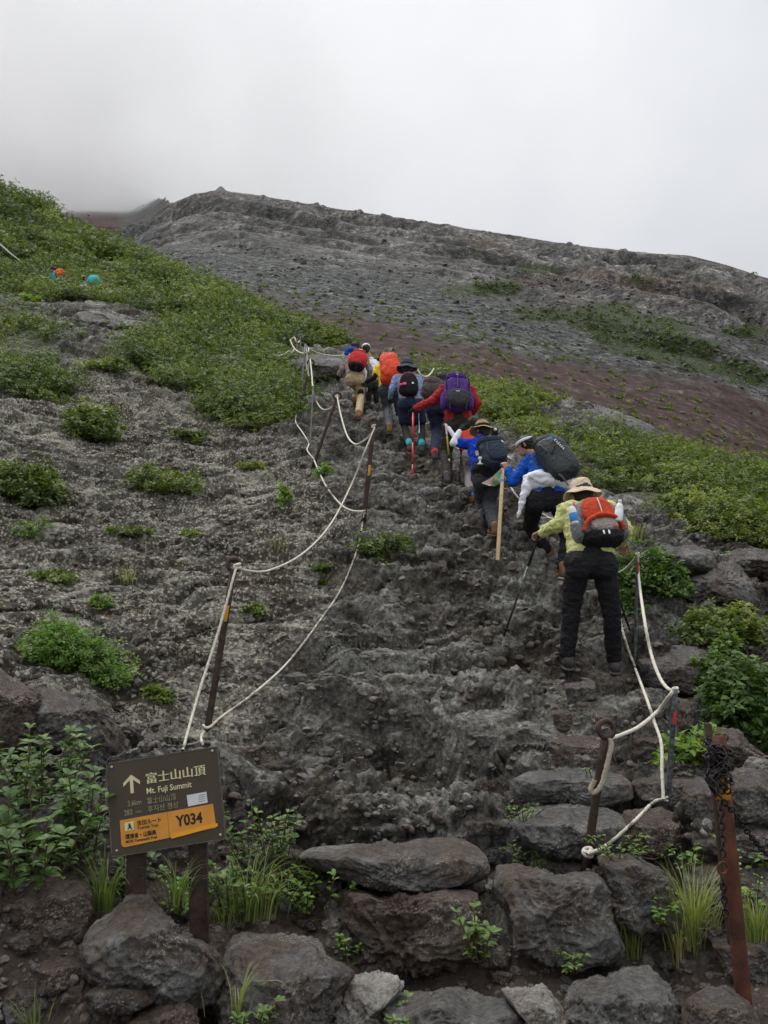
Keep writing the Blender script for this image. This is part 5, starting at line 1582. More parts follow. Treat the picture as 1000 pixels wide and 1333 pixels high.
def person(label, D, J, st, s=1.0, group='hikers climbing in a line'):
    """J: joints as (px, py, depth offset); st: clothing"""
    def W_(k):
        q = J[k]
        if isinstance(q, Vector): return q
        return at(q[0], q[1], D + (q[2] if len(q) > 2 else 0))
    feet = {}
    for sd in 'LR':
        q = J['ft' + sd]
        if len(q) == 2: g = hit(*q); 
        else: g = at(q[0], q[1], D + q[2])
        feet[sd] = g
    root = tag(empty('person', (feet['L'] + feet['R']) / 2), label, 'person', group)
    P_ = {k: W_(k) for k in J if not k.startswith('ft') and not k.startswith('toe')}
    for sd in 'LR':
        g = feet[sd]
        td = Vector(J.get('toe' + sd, (0, 1, .25))).normalized()
        P_['an' + sd] = g + Vector((0, 0, .085 * s)) - td * .02
        P_['hl' + sd] = g - td * .05 * s + Vector((0, 0, .04 * s)); P_['to' + sd] = g + td * .17 * s + Vector((0, 0, .035 * s))
        if 'kn' + sd not in P_:
            m_ = (P_['an' + sd] + P_['hp' + sd]) / 2; P_['kn' + sd] = m_ + Vector((0, .06, 0))
    segs = []
    hp = (P_['hpL'] + P_['hpR']) / 2; sh = (P_['shL'] + P_['shR']) / 2
    back = (sh - hp).normalized(); sx = (P_['shR'] - P_['shL']).normalized()
    wl, wr = hp.lerp(sh, .30) - sx * .08 * s, hp.lerp(sh, .30) + sx * .08 * s
    torso = [(P_['hpL'], P_['hpR'], .10 * s, .10 * s), (P_['hpL'] + sx * .02, wl, .10 * s, .090 * s), (P_['hpR'] - sx * .02, wr, .10 * s, .090 * s),
             (wl, P_['shL'].lerp(hp, .18) + sx * .05 * s, .090 * s, .095 * s), (wr, P_['shR'].lerp(hp, .18) - sx * .05 * s, .090 * s, .095 * s),
             (hp, sh.lerp(hp, .15), .10 * s, .105 * s), (P_['shL'], P_['shR'], .062 * s, .062 * s)]
    hd = P_['head']; look = Vector(st.get('look', (0, 1, -.1))).normalized()
    upv = st.get('headup'); upv = Vector(upv).normalized() if upv else (hd - sh).normalized() * .5 + Vector((0, 0, .8)); upv = (upv - look * upv.dot(look)).normalized()
    side = look.cross(upv).normalized()
    hs = s ** .6
    head = [(sh + back * .02, hd - upv * .06 * hs - look * .01, .058 * s, .052 * hs),
            (hd - look * .025 * hs + upv * .02 * hs, hd + look * .012 * hs + upv * .025 * hs, .086 * hs, .080 * hs),
            (hd + look * .03 * hs + upv * .0 * hs, hd + look * .045 * hs - upv * .075 * hs, .062 * hs, .042 * hs),
            (hd + look * .088 * hs + upv * .01 * hs, hd + look * .106 * hs - upv * .025 * hs, .009, .014),
            (hd + look * .086 * hs - upv * .062 * hs, hd + look * .088 * hs - upv * .070 * hs, .014, .014),
            (hd + look * .074 * hs + upv * .022 * hs - side * .03 * hs, hd + look * .074 * hs + upv * .022 * hs + side * .03 * hs, .016, .016)]
    for q in (-1, 1): head.append((hd + side * q * .082 * hs + upv * .015 * hs, hd + side * q * .086 * hs - upv * .03 * hs - look * .008, .013, .009))
    arms, sleeves, hands = [], [], {}
    for sd in 'LR':
        S_, E_, W2 = P_['sh' + sd], P_['el' + sd], P_['wr' + sd]
        arms += [(S_, E_, .050 * s, .041 * s), (E_, W2, .041 * s, .027 * s)]
        hands[sd] = hand_segs(W2 + (W2 - E_).normalized() * .012, (W2 - E_), Vector((0, -.3, 1)) if not st.get('handback') else st['handback'], s)
        arms += hands[sd]
    legs = []
    for sd in 'LR':
        legs += [(P_['hp' + sd], P_['kn' + sd], .088 * s, .060 * s), (P_['kn' + sd], P_['kn' + sd].lerp(P_['an' + sd], .3), .057 * s, .056 * s), (P_['kn' + sd].lerp(P_['an' + sd], .3), P_['an' + sd], .056 * s, .036 * s), (P_['hl' + sd], P_['to' + sd], .034 * s, .028 * s)]
    vx = .009 if D < 10 else .013 if D < 20 else .03
    fused('body', torso + head + arms + legs, m_skin, root, vx, 2)
    # ---- clothes
    w = st.get('loose', .016)
    tm = st.get('trousers')
    low = st.get('short', 1.0)
    tr = [(P_['hpL'], P_['hpR'], .105 * s, .105 * s), (hp, hp.lerp(sh, .22), .115 * s, .115 * s), (P_['hpL'] - Vector((0, .035, 0)) * s, P_['hpL'] - Vector((0, .035, .05)), .09 * s, .09 * s), (P_['hpR'] - Vector((0, .035, 0)) * s, P_['hpR'] - Vector((0, .035, .05)), .09 * s, .09 * s)]
    lg = []
    for sd in 'LR':
        H, K, A_ = P_['hp' + sd], P_['kn' + sd], P_['an' + sd]
        hem = K.lerp(A_, .92)
        lg.append([(H, K, .098 * s, .068 * s), (K, K.lerp(hem, .35), .068 * s, .064 * s), (K.lerp(hem, .35), hem, .064 * s, .056 * s)])
    if st.get('skirt'):
        f_ = st['skirt']
        for sd in 'LR':
            H, K = P_['hp' + sd], P_['kn' + sd]
            tr += [(H, H.lerp(K, f_), .095 * s, .10 * s)]
        tr += [(hp, ((P_['knL'] + P_['knR']) / 2).lerp(hp, 1 - f_), .09 * s, .10 * s)]
        fused('skirt', tr, tm, root, vx, 3, .006, 10, w)
        fused('leggings', lg[0] + lg[1], st['leggings'], root, vx, 3, .003, 12, -.004)
    else:
        if st.get('low_trousers'): lg = [[q for q in lg[0]], [q for q in lg[1]]]
        fused('trousers', tr + lg[0] + lg[1], tm, root, vx, 3, .009 if D < 10 else .010, 9, w)
    tm2 = st['top']
    tp = [(wl, P_['shL'].lerp(hp, .18) + sx * .05 * s, .100 * s, .103 * s), (wr, P_['shR'].lerp(hp, .18) - sx * .05 * s, .100 * s, .103 * s),
          (hp.lerp(sh, .34), sh.lerp(hp, .12), .112 * s, .112 * s), (P_['shL'], P_['shR'], .070 * s, .070 * s), (sh, sh.lerp(hd, .30), .066 * s, .060 * s),
          (P_['hpL'].lerp(wl, .75), wl, .104 * s, .098 * s), (P_['hpR'].lerp(wr, .75), wr, .104 * s, .098 * s)]
    sl_ = st.get('sleeve', 'long')
    low_arm = []
    for sd in 'LR':
        S_, E_, W2 = P_['sh' + sd], P_['el' + sd], P_['wr' + sd]
        up_ = [(S_, S_.lerp(E_, .55), .064 * s, .058 * s)]
        rest = [(S_.lerp(E_, .5), E_, .052 * s, .046 * s), (E_, E_.lerp(W2, .92), .046 * s, .034 * s)]
        if sl_ == 'long': tp += up_ + [(q[0], q[1], q[2] + .006, q[3] + .008) for q in rest]
        else: tp += up_; low_arm += rest
    tp_o = fused('jacket' if sl_ == 'long' else 'shirt', tp, tm2, root, vx, 3, .014, 12, w * .75)
    if low_arm and st.get('arm_mat'): fused('arm_sleeve', low_arm[:2], st['arm_mat'], root, vx, 2, .004, 14, .004); fused('arm_sleeve', low_arm[2:], st['arm_mat'], root, vx, 2, .004, 14, .004)
    gl = st.get('glove')
    if gl:
        for sd in 'LR': fused('glove', hands[sd], gl, root, .007 if D < 10 else .011, 1, 0, 1, .004)
    for sd in 'LR':
        td = (P_['to' + sd] - P_['hl' + sd]).normalized()
        b_ = fused('boot', [(P_['hl' + sd], P_['to' + sd], .046 * s, .040 * s), (P_['hl' + sd] + Vector((0, 0, .01)), P_['an' + sd] + Vector((0, 0, .05 * s)), .050 * s, .050 * s), (P_['an' + sd], P_['to' + sd] - td * .08, .046 * s, .042 * s)], st['boot'], root, vx, 2)
        sdv = td.cross(Vector((0, 0, 1))).normalized(); upn = sdv.cross(td)
        mb = MB(); sell(mb, (P_['hl' + sd] + P_['to' + sd]) / 2 - upn * .042 * s, sdv, td, upn, .050 * s, .155 * s, .014 * s, 4, 10)
        mb.obj('sole', st.get('sole', m_sole), b_)
        if st.get('sock'): fused('sock', [(P_['an' + sd] + Vector((0, 0, .04)), P_['an' + sd].lerp(P_['kn' + sd], .28), .050 * s, .048 * s)], st['sock'], root, vx, 1, 0, 1, .006)
    hm = st.get('hair', m_hair)
    hr = [(hd - look * .030 * hs + upv * .022 * hs, hd - look * .005 * hs + upv * .030 * hs, .092 * hs, .089 * hs), (hd - look * .05 * hs, hd - look * .055 * hs - upv * .06 * hs, .078 * hs, .055 * hs)]
    if st.get('long_hair'): hr += [(hd - look * .05 * hs - upv * .03, hd - look * .07 * hs - upv * .13 * hs, .075 * hs, .05 * hs)]
    fused('hair', hr, hm, root, min(vx, .012), 1, .006, 30)
    hat = st.get('hat')
    if hat:
        kind, hmat = hat[0], hat[1]
        cc = hd + upv * .055 * hs - look * .008
        mb = MB()
        k_ = hs * st.get('hatk', 1.0)
        if kind == 'bucket':
            dr = st.get('droop', .5)
            pr = [(.002, .098), (.04, .096), (.070, .086), (.084, .065), (.093, .02), (.100, -.005), (.105, -.012), (.135, -.020 - .02 * dr), (.165, -.030 - .05 * dr), (.168, -.034 - .05 * dr), (.160, -.034 - .05 * dr), (.130, -.028 - .02 * dr), (.100, -.018)]
            lathe(mb, cc, upv, [(r * k_, h_ * k_) for r, h_ in pr], 40, lambda r, h_, w_: (r, h_ + (.016 * math.sin(2 * w_ + 1) + .008 * math.sin(5 * w_)) * max(0, r - .1) / .06))
            ho = mb.obj('hat', hmat, root)
            if len(hat) > 2:
                mb = MB(); lathe(mb, cc, upv, [(r * k_, h_ * k_) for r, h_ in [(.095, .03), (.101, .028), (.107, -.006), (.101, -.008)]], 40); mb.obj('hat_band', hat[2], ho)
        else:
            pr = [(.002, .082), (.04, .078), (.072, .062), (.090, .035), (.098, .0), (.099, -.022), (.094, -.026)]
            lathe(mb, cc, upv, [(r * k_, h_ * k_) for r, h_ in pr], 30)
            V, Fc = [], []
            for i in range(9):
                w_ = -1.1 + 2.2 * i / 8
                for r, dz in ((.090, -.016), (.13, -.022), (.16 + .02 * math.cos(w_), -.032), (.158 + .02 * math.cos(w_), -.036), (.09, -.022)):
                    V.append(cc + (look * math.cos(w_) + side * math.sin(w_)) * r * k_ + upv * dz * k_)
            for i in range(8):
                for j in range(4): Fc.append((i * 5 + j, i * 5 + j + 1, (i + 1) * 5 + j + 1, (i + 1) * 5 + j))
            mb.add(V, Fc)
            ho = mb.obj('cap', hmat, root)
            if kind == 'cap_button': mb = MB(); lathe(mb, cc + upv * .08 * k_, upv, [(0, .012), (.01, .008), (.012, 0)], 12); mb.obj('cap_button', hat[2], ho)
    return root, P_, dict(back=back, sx=sx, hp=hp, sh=sh, hd=hd, look=look, up=upv, side=side)
class Pack:
    def __init__(s, label, px, py, d, tilt, lean, yaw=0.0, off=.0, group='rucksacks of the climbing hikers', name='backpack', cat='backpack'):
        s.c = at(px, py, d)
        u = Vector((math.sin(R(tilt)), math.sin(R(lean)) * math.cos(R(tilt)), math.cos(R(lean)) * math.cos(R(tilt)))).normalized()
        x = Vector((math.cos(R(yaw)), math.sin(R(yaw)), 0)); x = (x - u * x.dot(u)).normalized()
        s.X, s.Z = x, u
        s.Y = u.cross(x).normalized()      # towards the wearer's back
        s.root = tag(empty(name, s.c), label, cat, group)
    def p(s, x, y, z): return s.c + s.X * x + s.Y * y + s.Z * z
    def pillow(s, name, mat, x, y, z, rx, ry, rz, e=3.2, n=24, noise_=.05, parent=None, taper=0.0):
        mb = MB(); sell(mb, s.p(x, y, z), s.X, s.Y, s.Z, rx, ry, rz, e, n, noise_, seed=abs(x * 31 + z * 17 + rx * 90), taper=taper)
        return mb.obj(name, mat, parent or s.root)
    def strap(s, name, mat, pts, w=.012, parent=None, t=.003):
        pl = spline([s.p(*q) for q in pts], 6); mb = MB()
        tube(mb, pl, w, 8, flat=t / w, hint=s.X)
        return mb.obj(name, mat, parent or s.root)
    def cord(s, name, mat, pts, r=.003, parent=None):
        pl = spline([s.p(*q) for q in pts], 6); mb = MB(); tube(mb, pl, r, 6); return mb.obj(name, mat, parent or s.root)
def pole(top, bot, label, cols, r=.008, grip=None, basket=True, name='trekking_pole', group='trekking poles', cat='trekking pole'):
    """top, bot world points; cols = [(f0, f1, mat)] sections from the top"""
    top, bot = Vector(top), Vector(bot)
    root = tag(empty(name, bot), label, cat, group)
    for f0, f1, mt in cols:
        mb = MB(); rr = r * (1.15 - .35 * f0); tube(mb, [top.lerp(bot, f0), top.lerp(bot, f1)], rr, 12); mb.obj('shaft_section', mt, root)
    if grip:
        d = (top - bot).normalized(); mb = MB()
        tube(mb, [top + d * x for x in (-.13, -.09, -.05, 0, .03, .045)], [.013, .015, .0135, .016, .018, .009], 12); mb.obj('grip', grip, root)
    if basket:
        mb = MB(); d = (top - bot).normalized(); lathe(mb, bot + d * .06, d, [(.004, .012), (.012, .01), (.030, .0), (.031, -.003), (.006, -.004)], 18); mb.obj('basket', m_blk, root)
    return root
# cloth colours
m_blk = cloth('black_cloth', (.016, .016, .018)); m_lime = cloth('pale_lime_cloth', (.62, .64, .26), .08); m_red = cloth('orange_red_cloth', (.56, .07, .03), .10)
m_grey = cloth('grey_cloth', (.20, .20, .22)); m_lgrey = cloth('taupe_cloth', (.36, .31, .28)); m_tan = cloth('sand_cloth', (.64, .51, .37), .06)
m_blue = cloth('blue_cloth', (.012, .10, .50), .12); m_rblue = cloth('royal_blue_cloth', (.012, .055, .48), .12); m_whitec = plain('white_cloth', (.76, .78, .84), .85, 0, .04, 7, .3, .002)
m_dbag = cloth('dark_bag_fabric', (.040, .048, .050), .15, .5); m_navy = cloth('navy_cloth', (.022, .030, .060)); m_navy2 = cloth('slate_navy_cloth', (.035, .048, .075))
m_char = cloth('charcoal_cloth', (.045, .048, .055)); m_hatb = cloth('khaki_cloth', (.42, .30, .15), .1); m_purple = cloth('purple_cloth', (.085, .035, .21)); m_rsl = cloth('brick_red_cloth', (.38, .030, .035))
m_brownp = cloth('dark_brown_cloth', (.040, .033, .028)); m_lblue = cloth('light_blue_cloth', (.24, .34, .52), .08); m_rain = cloth('scarlet_cover', (.78, .075, .03), .08, .55); m_yelc = cloth('yellow_cloth', (.80, .62, .03), .06)
m_beige = cloth('beige_cloth', (.44, .33, .20), .07); m_redp = cloth('crimson_cloth', (.50, .03, .035)); m_teal = cloth('teal_cloth', (.02, .30, .36), .1); m_pink = cloth('pink_cloth', (.85, .12, .32), .05)
m_brb = plain('brown_boot', (.20, .095, .045), .7); m_dkb = plain('dark_boot', (.045, .042, .042), .7, c2=(.10, .09, .09)); m_orb = plain('orange_boot', (.28, .11, .05), .7)
m_wht = plain('white_plastic', (.72, .72, .70), .4, 0, .05); m_lsole = plain('pale_sole', (.40, .36, .30), .7); m_sil = plain('silver_metal', (.55, .56, .58), .3, .8); m_strap = plain('grey_strap', (.11, .115, .13), .8)
m_wood = plain('pine_staff', (.52, .37, .20), .65, 0, .15, 20); m_pred = plain('red_pole', (.55, .03, .04), .4, .2); m_pyel = plain('yellow_pole', (.65, .60, .06), .4, .2); m_pblu = plain('steel_blue_pole', (.12, .22, .33), .4, .4)
m_scr = plain('scratched_black_pole', (.02, .02, .022), .4, .4, .5, 26, c2=(.30, .30, .32)); m_blueb = plain('blue_label', (.04, .22, .55), .4)
m_camo = plain('camouflage_cap', (.020, .035, .022), .6, 0, .3, 20, c2=(.16, .17, .07)); m_plaid = plain('plaid_cloth', (.16, .12, .13), .8, 0, .3, 34, c2=(.50, .42, .38))
m_brownpk = cloth('brown_grey_cloth', (.085, .065, .060)); m_hatg = cloth('slate_hat_cloth', (.055, .065, .095)); m_cyan = cloth('cyan_cover', (.03, .50, .56), .06); m_orc = cloth('orange_cover', (.70, .13, .05), .06); m_purh = cloth('plum_cloth', (.12, .04, .12)); m_lgp = cloth('light_grey_trousers', (.21, .195, .185))
FWD = (0, 1, .3)

# 1 -- the nearest hiker
D = float(basehit(738, 868)[1]); 
r1, P_, f_ = person('hiker in pale yellow jacket and sand coloured hat, last in the line and nearest', D,
    dict(ftL=(738, 868), ftR=(800, 874), knL=(744, 792, .10), knR=(796, 796, .08), hpL=(752, 734, .02), hpR=(787, 734, .02), shL=(736, 664, .26), shR=(793, 664, .26),
         elL=(727, 684, .26), wrL=(706, 692, .42), elR=(815, 690, .16), wrR=(812, 706, .30), head=(758, 645, .40), toeL=(-.12, 1, .25), toeR=(.1, 1, .2)),
    dict(trousers=m_blk, top=m_lime, boot=m_dkb, sock=None, hat=('bucket', m_tan), long_hair=True, look=(-.1, 1, -.25), headup=(-.08, .25, 1), droop=.7, hatk=1.03, loose=.008, glove=None))
for sd in 'LR':
    a_ = P_['an' + sd]
    fused('lace_collar', [(a_ + Vector((-.03, -.050, .048)), a_ + Vector((.02, -.055, .054)), .013, .013)], m_pink, r1, .006, 1)
pk = Pack('orange red and grey rucksack with black base worn by the nearest hiker', 778, 681, D + .06, -4, 26, 3)
pk.pillow('pack_body', m_grey, 0, .03, .0, .200, .11, .215, 3.4, noise_=.05)
pk.pillow('front_panel', m_red, -.01, -.075, .075, .130, .055, .125, 3.2, taper=.10)
pk.strap('arched_band', m_red, [(-.165, -.09, -.13), (-.13, -.125, -.06), (-.06, -.15, -.022), (.01, -.157, -.012), (.08, -.15, -.022), (.145, -.125, -.06), (.175, -.09, -.13)], .020, t=.018)
pk.pillow('lower_pocket', m_lgrey, .012, -.098, -.085, .115, .045, .060, 3.0)
pk.pillow('base', m_blk, 0, -.02, -.175, .170, .11, .060, 3.0)
pk.pillow('side_pocket', m_grey, -.185, 0, -.06, .045, .085, .12, 2.8)
pk.pillow('side_pocket', m_grey, .190, 0, -.04, .045, .085, .13, 2.8)
pk.pillow('orange_tab', m_orc, .09, -.142, -.118, .022, .006, .010, 3, 10, 0)
pk.strap('zip', m_wht, [(0, -.122, .17), (.004, -.134, .10), (.006, -.135, .02)], .008, t=.004)
pk.strap('shoulder_strap', m_red, [(-.14, .03, .18), (-.15, .10, .26), (-.13, .20, .24)], .028, t=.008)
pk.strap('shoulder_strap', m_red, [(.10, .03, .18), (.11, .10, .26), (.10, .20, .24)], .028, t=.008)
pk.strap('hip_belt', m_blk, [(-.18, .05, -.17), (-.21, .12, -.20), (-.20, .24, -.24)], .025, t=.008)
pk.cord('buckle_strap', m_strap, [(.17, -.03, -.19), (.20, -.05, -.25), (.17, -.05, -.29)])
pk.cord('buckle_strap', m_strap, [(.20, -.03, -.19), (.24, -.05, -.26), (.27, -.05, -.31)], .006)
for x_ in (-.022, .022): pk.pillow('zip_pull', m_sil, x_, -.135, -.175, .009, .006, .022, 3, 10, 0)
def bottle(px, py, d, label, capm, labm, bodym, L_=.19, tilt=0):
    c = at(px, py, d); up = Vector((math.sin(R(tilt)), .3, 1)).normalized()
    root = tag(empty('bottle', c - up * L_ / 2), label, 'bottle')
    mb = MB(); lathe(mb, c, up, [(.0, -L_ / 2), (.030, -L_ / 2), (.033, -L_ / 2 + .01), (.033, .03), (.028, .05), (.014, .072), (.014, .08), (0, .08)], 20); mb.obj('flask', bodym, root)
    mb = MB(); lathe(mb, c, up, [(.0336, -L_ / 2 + .02), (.0345, -L_ / 2 + .022), (.0345, 0), (.0336, .002)], 20); mb.obj('label_band', labm, root)
    mb = MB(); lathe(mb, c, up, [(.0, .10), (.015, .10), (.017, .095), (.017, .072), (.0, .072)], 16); mb.obj('cap', capm, root)
bottle(746, 669, D - .12, 'white topped drink bottle with blue label in the left pocket of the orange red rucksack', m_wht, m_blueb, m_wht, tilt=-6)
bottle(806, 665, D - .04, 'pale bottle leaning in the right pocket of the orange red rucksack', m_wht, m_whitec, m_wht, .20, 12)
h_ = hit(656, 828)
pole(at(704, 690, D + .42), h_, 'black and silver trekking pole planted left of the nearest hiker', [(0, .35, m_blk), (.35, .62, m_scr), (.62, 1, m_blk)], .010, m_blk)
pole(at(801, 764, D + .35), hit(826, 838), 'slim black trekking pole behind the right leg of the nearest hiker', [(0, 1, m_blk)], .008, None)

# 2 -- blue jacket, dry bag
D = float(basehit(733, 752)[1])
r2, P_, f_ = person('hiker in blue jacket with white jacket tied round the waist, second from the rear', D,
    dict(ftL=(712, 728, .30), ftR=(732, 752), knL=(690, 686, .34), knR=(738, 700, .18), hpL=(697, 652, -.02), hpR=(728, 652, .0), shL=(690, 600, .24), shR=(726, 596, .22),
         elL=(668, 628, .30), wrL=(661, 612, .34), elR=(742, 625, .25), wrR=(738, 640, .45), head=(684, 580, .38), toeL=(-1, .35, .12), toeR=(-.35, 1, .2)),
    dict(trousers=m_blk, top=m_blue, boot=m_brb, sole=m_lsole, look=(-.95, .35, -.25), headup=(-.2, .1, 1), long_hair=True, loose=.008, handback=Vector((.2, -1, .2))))
hd, lk, up_, sd_ = f_['hd'], f_['look'], f_['up'], f_['side']
fused('eye', [(hd + lk * .082 + up_ * .012 - sd_ * .03, hd + lk * .083 + up_ * .012 - sd_ * .03, .010, .010)], m_blk, r2, .004, 0)
fused('eye', [(hd + lk * .082 + up_ * .012 + sd_ * .03, hd + lk * .083 + up_ * .012 + sd_ * .03, .010, .010)], m_blk, r2, .004, 0)
mb = MB(); torus(mb, hd + up_ * .045, up_ + lk * .15, .094, .018, 30, 8); mb.obj('headband', m_whitec, r2)
hp = f_['hp']
wj = [(at(672, 648, D - .0), at(745, 640, D + .02), .10, .10), (at(700, 628, D - .12), at(720, 630, D - .12), .10, .09), (at(682, 650, D), at(673, 668, D - .02), .07, .03), (at(690, 632, D - .02), at(740, 634, D), .10, .10)]
fused('waist_jacket', [(at(692, 627, D), at(735, 627, D + .02), .100, .100), (at(697, 622, D - .07), at(728, 626, D - .07), .06, .06), (at(692, 620, D - .09), at(703, 617, D - .05), .045, .05), (at(686, 632, D - .06), at(679, 655, D - .08), .050, .030), (at(679, 654, D - .08), at(674, 673, D - .08), .030, .013)], m_whitec, r2, .009, 3, .016, 8)
pk = Pack('large dark grey roll top dry bag rucksack with blue and white marks', 724, 596, D - .03, -24, 28, -6)
pk.pillow('bag_body', m_dbag, 0, 0, -.02, .168, .13, .265, 4.2, noise_=.035)
pk.pillow('roll_top', m_dbag, -.01, .01, .25, .135, .09, .06, 2.6, noise_=.05)
pk.strap('side_strap', m_strap, [(-.11, -.12, .16), (-.115, -.138, .10), (-.105, -.138, .03)], .012, t=.006)
pk.strap('lash_strap', m_blk, [(-.09, -.136, -.01), (-.04, -.146, .01), (.0, -.145, .05)], .010, t=.006)
pk.strap('shoulder_strap', m_strap, [(-.17, .02, .20), (-.20, .10, .10), (-.18, .10, -.10), (-.15, .0, -.24)], .020, t=.006)
pk.strap('waist_strap', m_strap, [(-.12, -.06, -.24), (-.145, -.16, -.34), (-.15, -.17, -.47)], .016, t=.005)
mb = MB(); torus(mb, pk.p(.045, -.143, .16), -pk.Y, .028, .006, 24, 6); mb.obj('ring_emblem', m_blueb, pk.root)
mb = MB()
for i in range(6):
    z_ = .125 - i * .028; w_ = (.014, .011, .015, .012, .014, .010)[i]
    obox(mb, pk.p(.05 + .004 * i, -.146, z_), pk.X, pk.Y, pk.Z, w_, .002, .004); obox(mb, pk.p(.05 + .004 * i - w_ * .7, -.1455, z_ - .009), pk.X, pk.Y, pk.Z, .003, .002, .008)
mb.obj('bag_lettering', m_wht, pk.root)
stf_t, stf_b = at(655, 612, D + .36), hit(648, 728)
root = tag(empty('wooden_staff', stf_b), 'square pine hiking staff with burnt marks held by the blue jacket hiker', 'staff')
ax = (stf_t - stf_b).normalized(); a_, b__ = frame(ax); mb = MB(); obox(mb, (stf_t + stf_b) / 2, a_, b__, ax, .019, .019, (stf_t - stf_b).length / 2 + .02, .004); mb.obj('shaft', m_wood, root)
mb = MB(); obox(mb, stf_t.lerp(stf_b, .13), a_, b__, ax, .0205, .0205, .018, .002); mb.obj('blue_band', m_blueb, root)
m_burn = plain('burnt_mark', (.10, .055, .03), .8)
mb = MB()
for i in range(9):
    q = stf_t.lerp(stf_b, .30 + .055 * i) - Vector((0, .0195, 0)); obox(mb, q, (1, 0, 0), (0, 1, 0), ax, .009 if i % 2 else .006, .0015, .007)
mb.obj('burnt_brand', m_burn, root)
# souvenir flag wound on the staff
V, Fc = [], []
fa, fb, fc, fd = at(654, 610, D + .30), at(627, 630, D + .34), at(636, 634, D + .33), at(655, 628, D + .30)
N_ = 14
m_flag, t, b = newmat('printed_flag')
vv = nd(t, 'ShaderNodeTexVoronoi'); vv.inputs['Scale'].default_value = 9; t.links.new(nd(t, 'ShaderNodeTexCoord').outputs['Object'], vv.inputs['Vector'])
t.links.new(ramp(t, math_(t, 'FRACT', nd(t, 'ShaderNodeSeparateColor').outputs[0], 0) if False else noise(t, nd(t, 'ShaderNodeTexCoord').outputs['Object'], 9, 1, .5), [(.36, (.50, .60, .75)), (.46, (.70, .76, .85)), (.52, (.58, .20, .13)), (.58, (.62, .30, .22)), (.66, (.08, .32, .16))]), b.inputs['Base Color'])
b.inputs['Roughness'].default_value = .8
for side_ in (0, 1):
    for i in range(N_):
        for j in range(N_):
            u, v = i / (N_ - 1), j / (N_ - 1)
            p = (fa * (1 - u) + fb * u) * (1 - v) + (fd * (1 - u) + fc * u) * v
            V.append(p + Vector((0, .018 * math.sin(u * 9 + v * 3) + side_ * .003, .010 * math.sin(u * 7 + 1))))
for s_ in (0, 1):
    for i in range(N_ - 1):
        for j in range(N_ - 1):
            k = s_ * N_ * N_ + i * N_ + j; q = (k, k + 1, k + N_ + 1, k + N_); Fc.append(q if s_ else q[::-1])
mb = MB(); mb.add(V, Fc); tag(mb.obj('flag', m_flag, origin=fa), 'small printed flag in pale blue, red and green tied to the wooden staff', 'flag')

# 3 -- royal blue shirt
D = float(basehit(640, 695)[1])
r3, P_, f_ = person('young hiker in royal blue shirt with white arm sleeves and khaki hat', D,
    dict(ftL=(622, 688, .12), ftR=(644, 697), knL=(628, 655, .22), knR=(636, 658, .10), hpL=(625, 622, .0), hpR=(643, 622, .02), shL=(612, 578, .26), shR=(640, 576, .26),
         elL=(590, 577, .26), wrL=(599, 561, .30), elR=(655, 590, .30), wrR=(652, 575, .45), head=(628, 562, .34), toeL=(-.9, .4, .1), toeR=(-.2, 1, .2)),
    dict(trousers=m_char, top=m_rblue, sleeve='short', arm_mat=m_whitec, boot=m_brb, hat=('bucket', m_hatb, m_blk), look=(-.5, .8, -.2), headup=(.05, .1, 1), glove=m_blk, droop=.3, hatk=1.05), s=.88)
fused('lowered_jacket', [(at(628, 612, D - .02), at(644, 612, D), .13, .13), (at(632, 605, D - .05), at(645, 600, D - .03), .12, .12), (at(640, 625, D - .03), at(652, 632, D - .02), .06, .03)], m_blk, r3, .012, 2, .012, 12)
pk = Pack('dark slate blue rucksack with grey piping on the young hiker in royal blue', 641, 592, D - .06, -8, 24, 4)
pk.pillow('pack_body', m_navy2, 0, 0, -.01, .165, .12, .195, 3.4)
pk.pillow('lid', m_navy2, -.01, -.01, .165, .150, .12, .060, 2.8)
pk.pillow('front_pocket', m_navy2, .03, -.10, -.04, .115, .05, .12, 3)
pk.cord('piping', m_strap, [(-.08, -.125, -.06), (-.075, -.14, .06), (.0, -.155, .085), (.11, -.14, .08), (.14, -.11, .03)], .005)
pk.strap('side_strap', m_blk, [(-.15, -.04, .16), (-.165, -.05, .05), (-.15, -.05, -.08)], .010)
c_ = at(625, 596, D - .18)
mb = MB(); lathe(mb, c_ - Vector((0, 0, .05)), (0, 0, 1), [(0, -.03), (.035, -.032), (.036, -.022), (.012, -.006), (.010, .02), (.022, .035), (.022, .06), (0, .064)], 18); tag(mb.obj('charm', m_wht, origin=c_), 'small white and blue charm hanging on the side of the slate blue rucksack', 'charm')
mb = MB(); obox(mb, at(621, 590, D - .17), (1, 0, .2), (0, 1, 0), (-.2, 0, 1), .017, .003, .028, .002); tag(mb.obj('luggage_tag', m_tan, origin=at(621, 590, D - .17)), 'little sand coloured tag beside the white charm on the slate rucksack', 'tag')
root = tag(empty('camera', at(643, 562, D - .02)), 'black camera with white lens ring perched on top of the slate blue rucksack', 'camera')
mb = MB(); obox(mb, at(644, 562, D - .02), (1, 0, 0), (0, 1, 0), (0, 0, 1), .035, .03, .045, .006); mb.obj('camera_body', m_blk, root)
mb = MB(); lathe(mb, at(645, 559, D - .06), (.2, -1, .1), [(.0, .02), (.014, .02), (.018, .012), (.018, -.01)], 16); mb.obj('lens', m_wht, root)
root = tag(empty('stuff_sack', at(641, 642, D + .2)), 'small red stuff sack dangling beyond the legs of the royal blue hiker', 'bag')
mb = MB(); c_ = at(641, 641, D + .2); sell(mb, c_, (1, 0, 0), (0, 1, 0), (.1, 0, 1), .055, .05, .085, 2.6, 24, .06, 3); mb.obj('sack', m_redp, root)
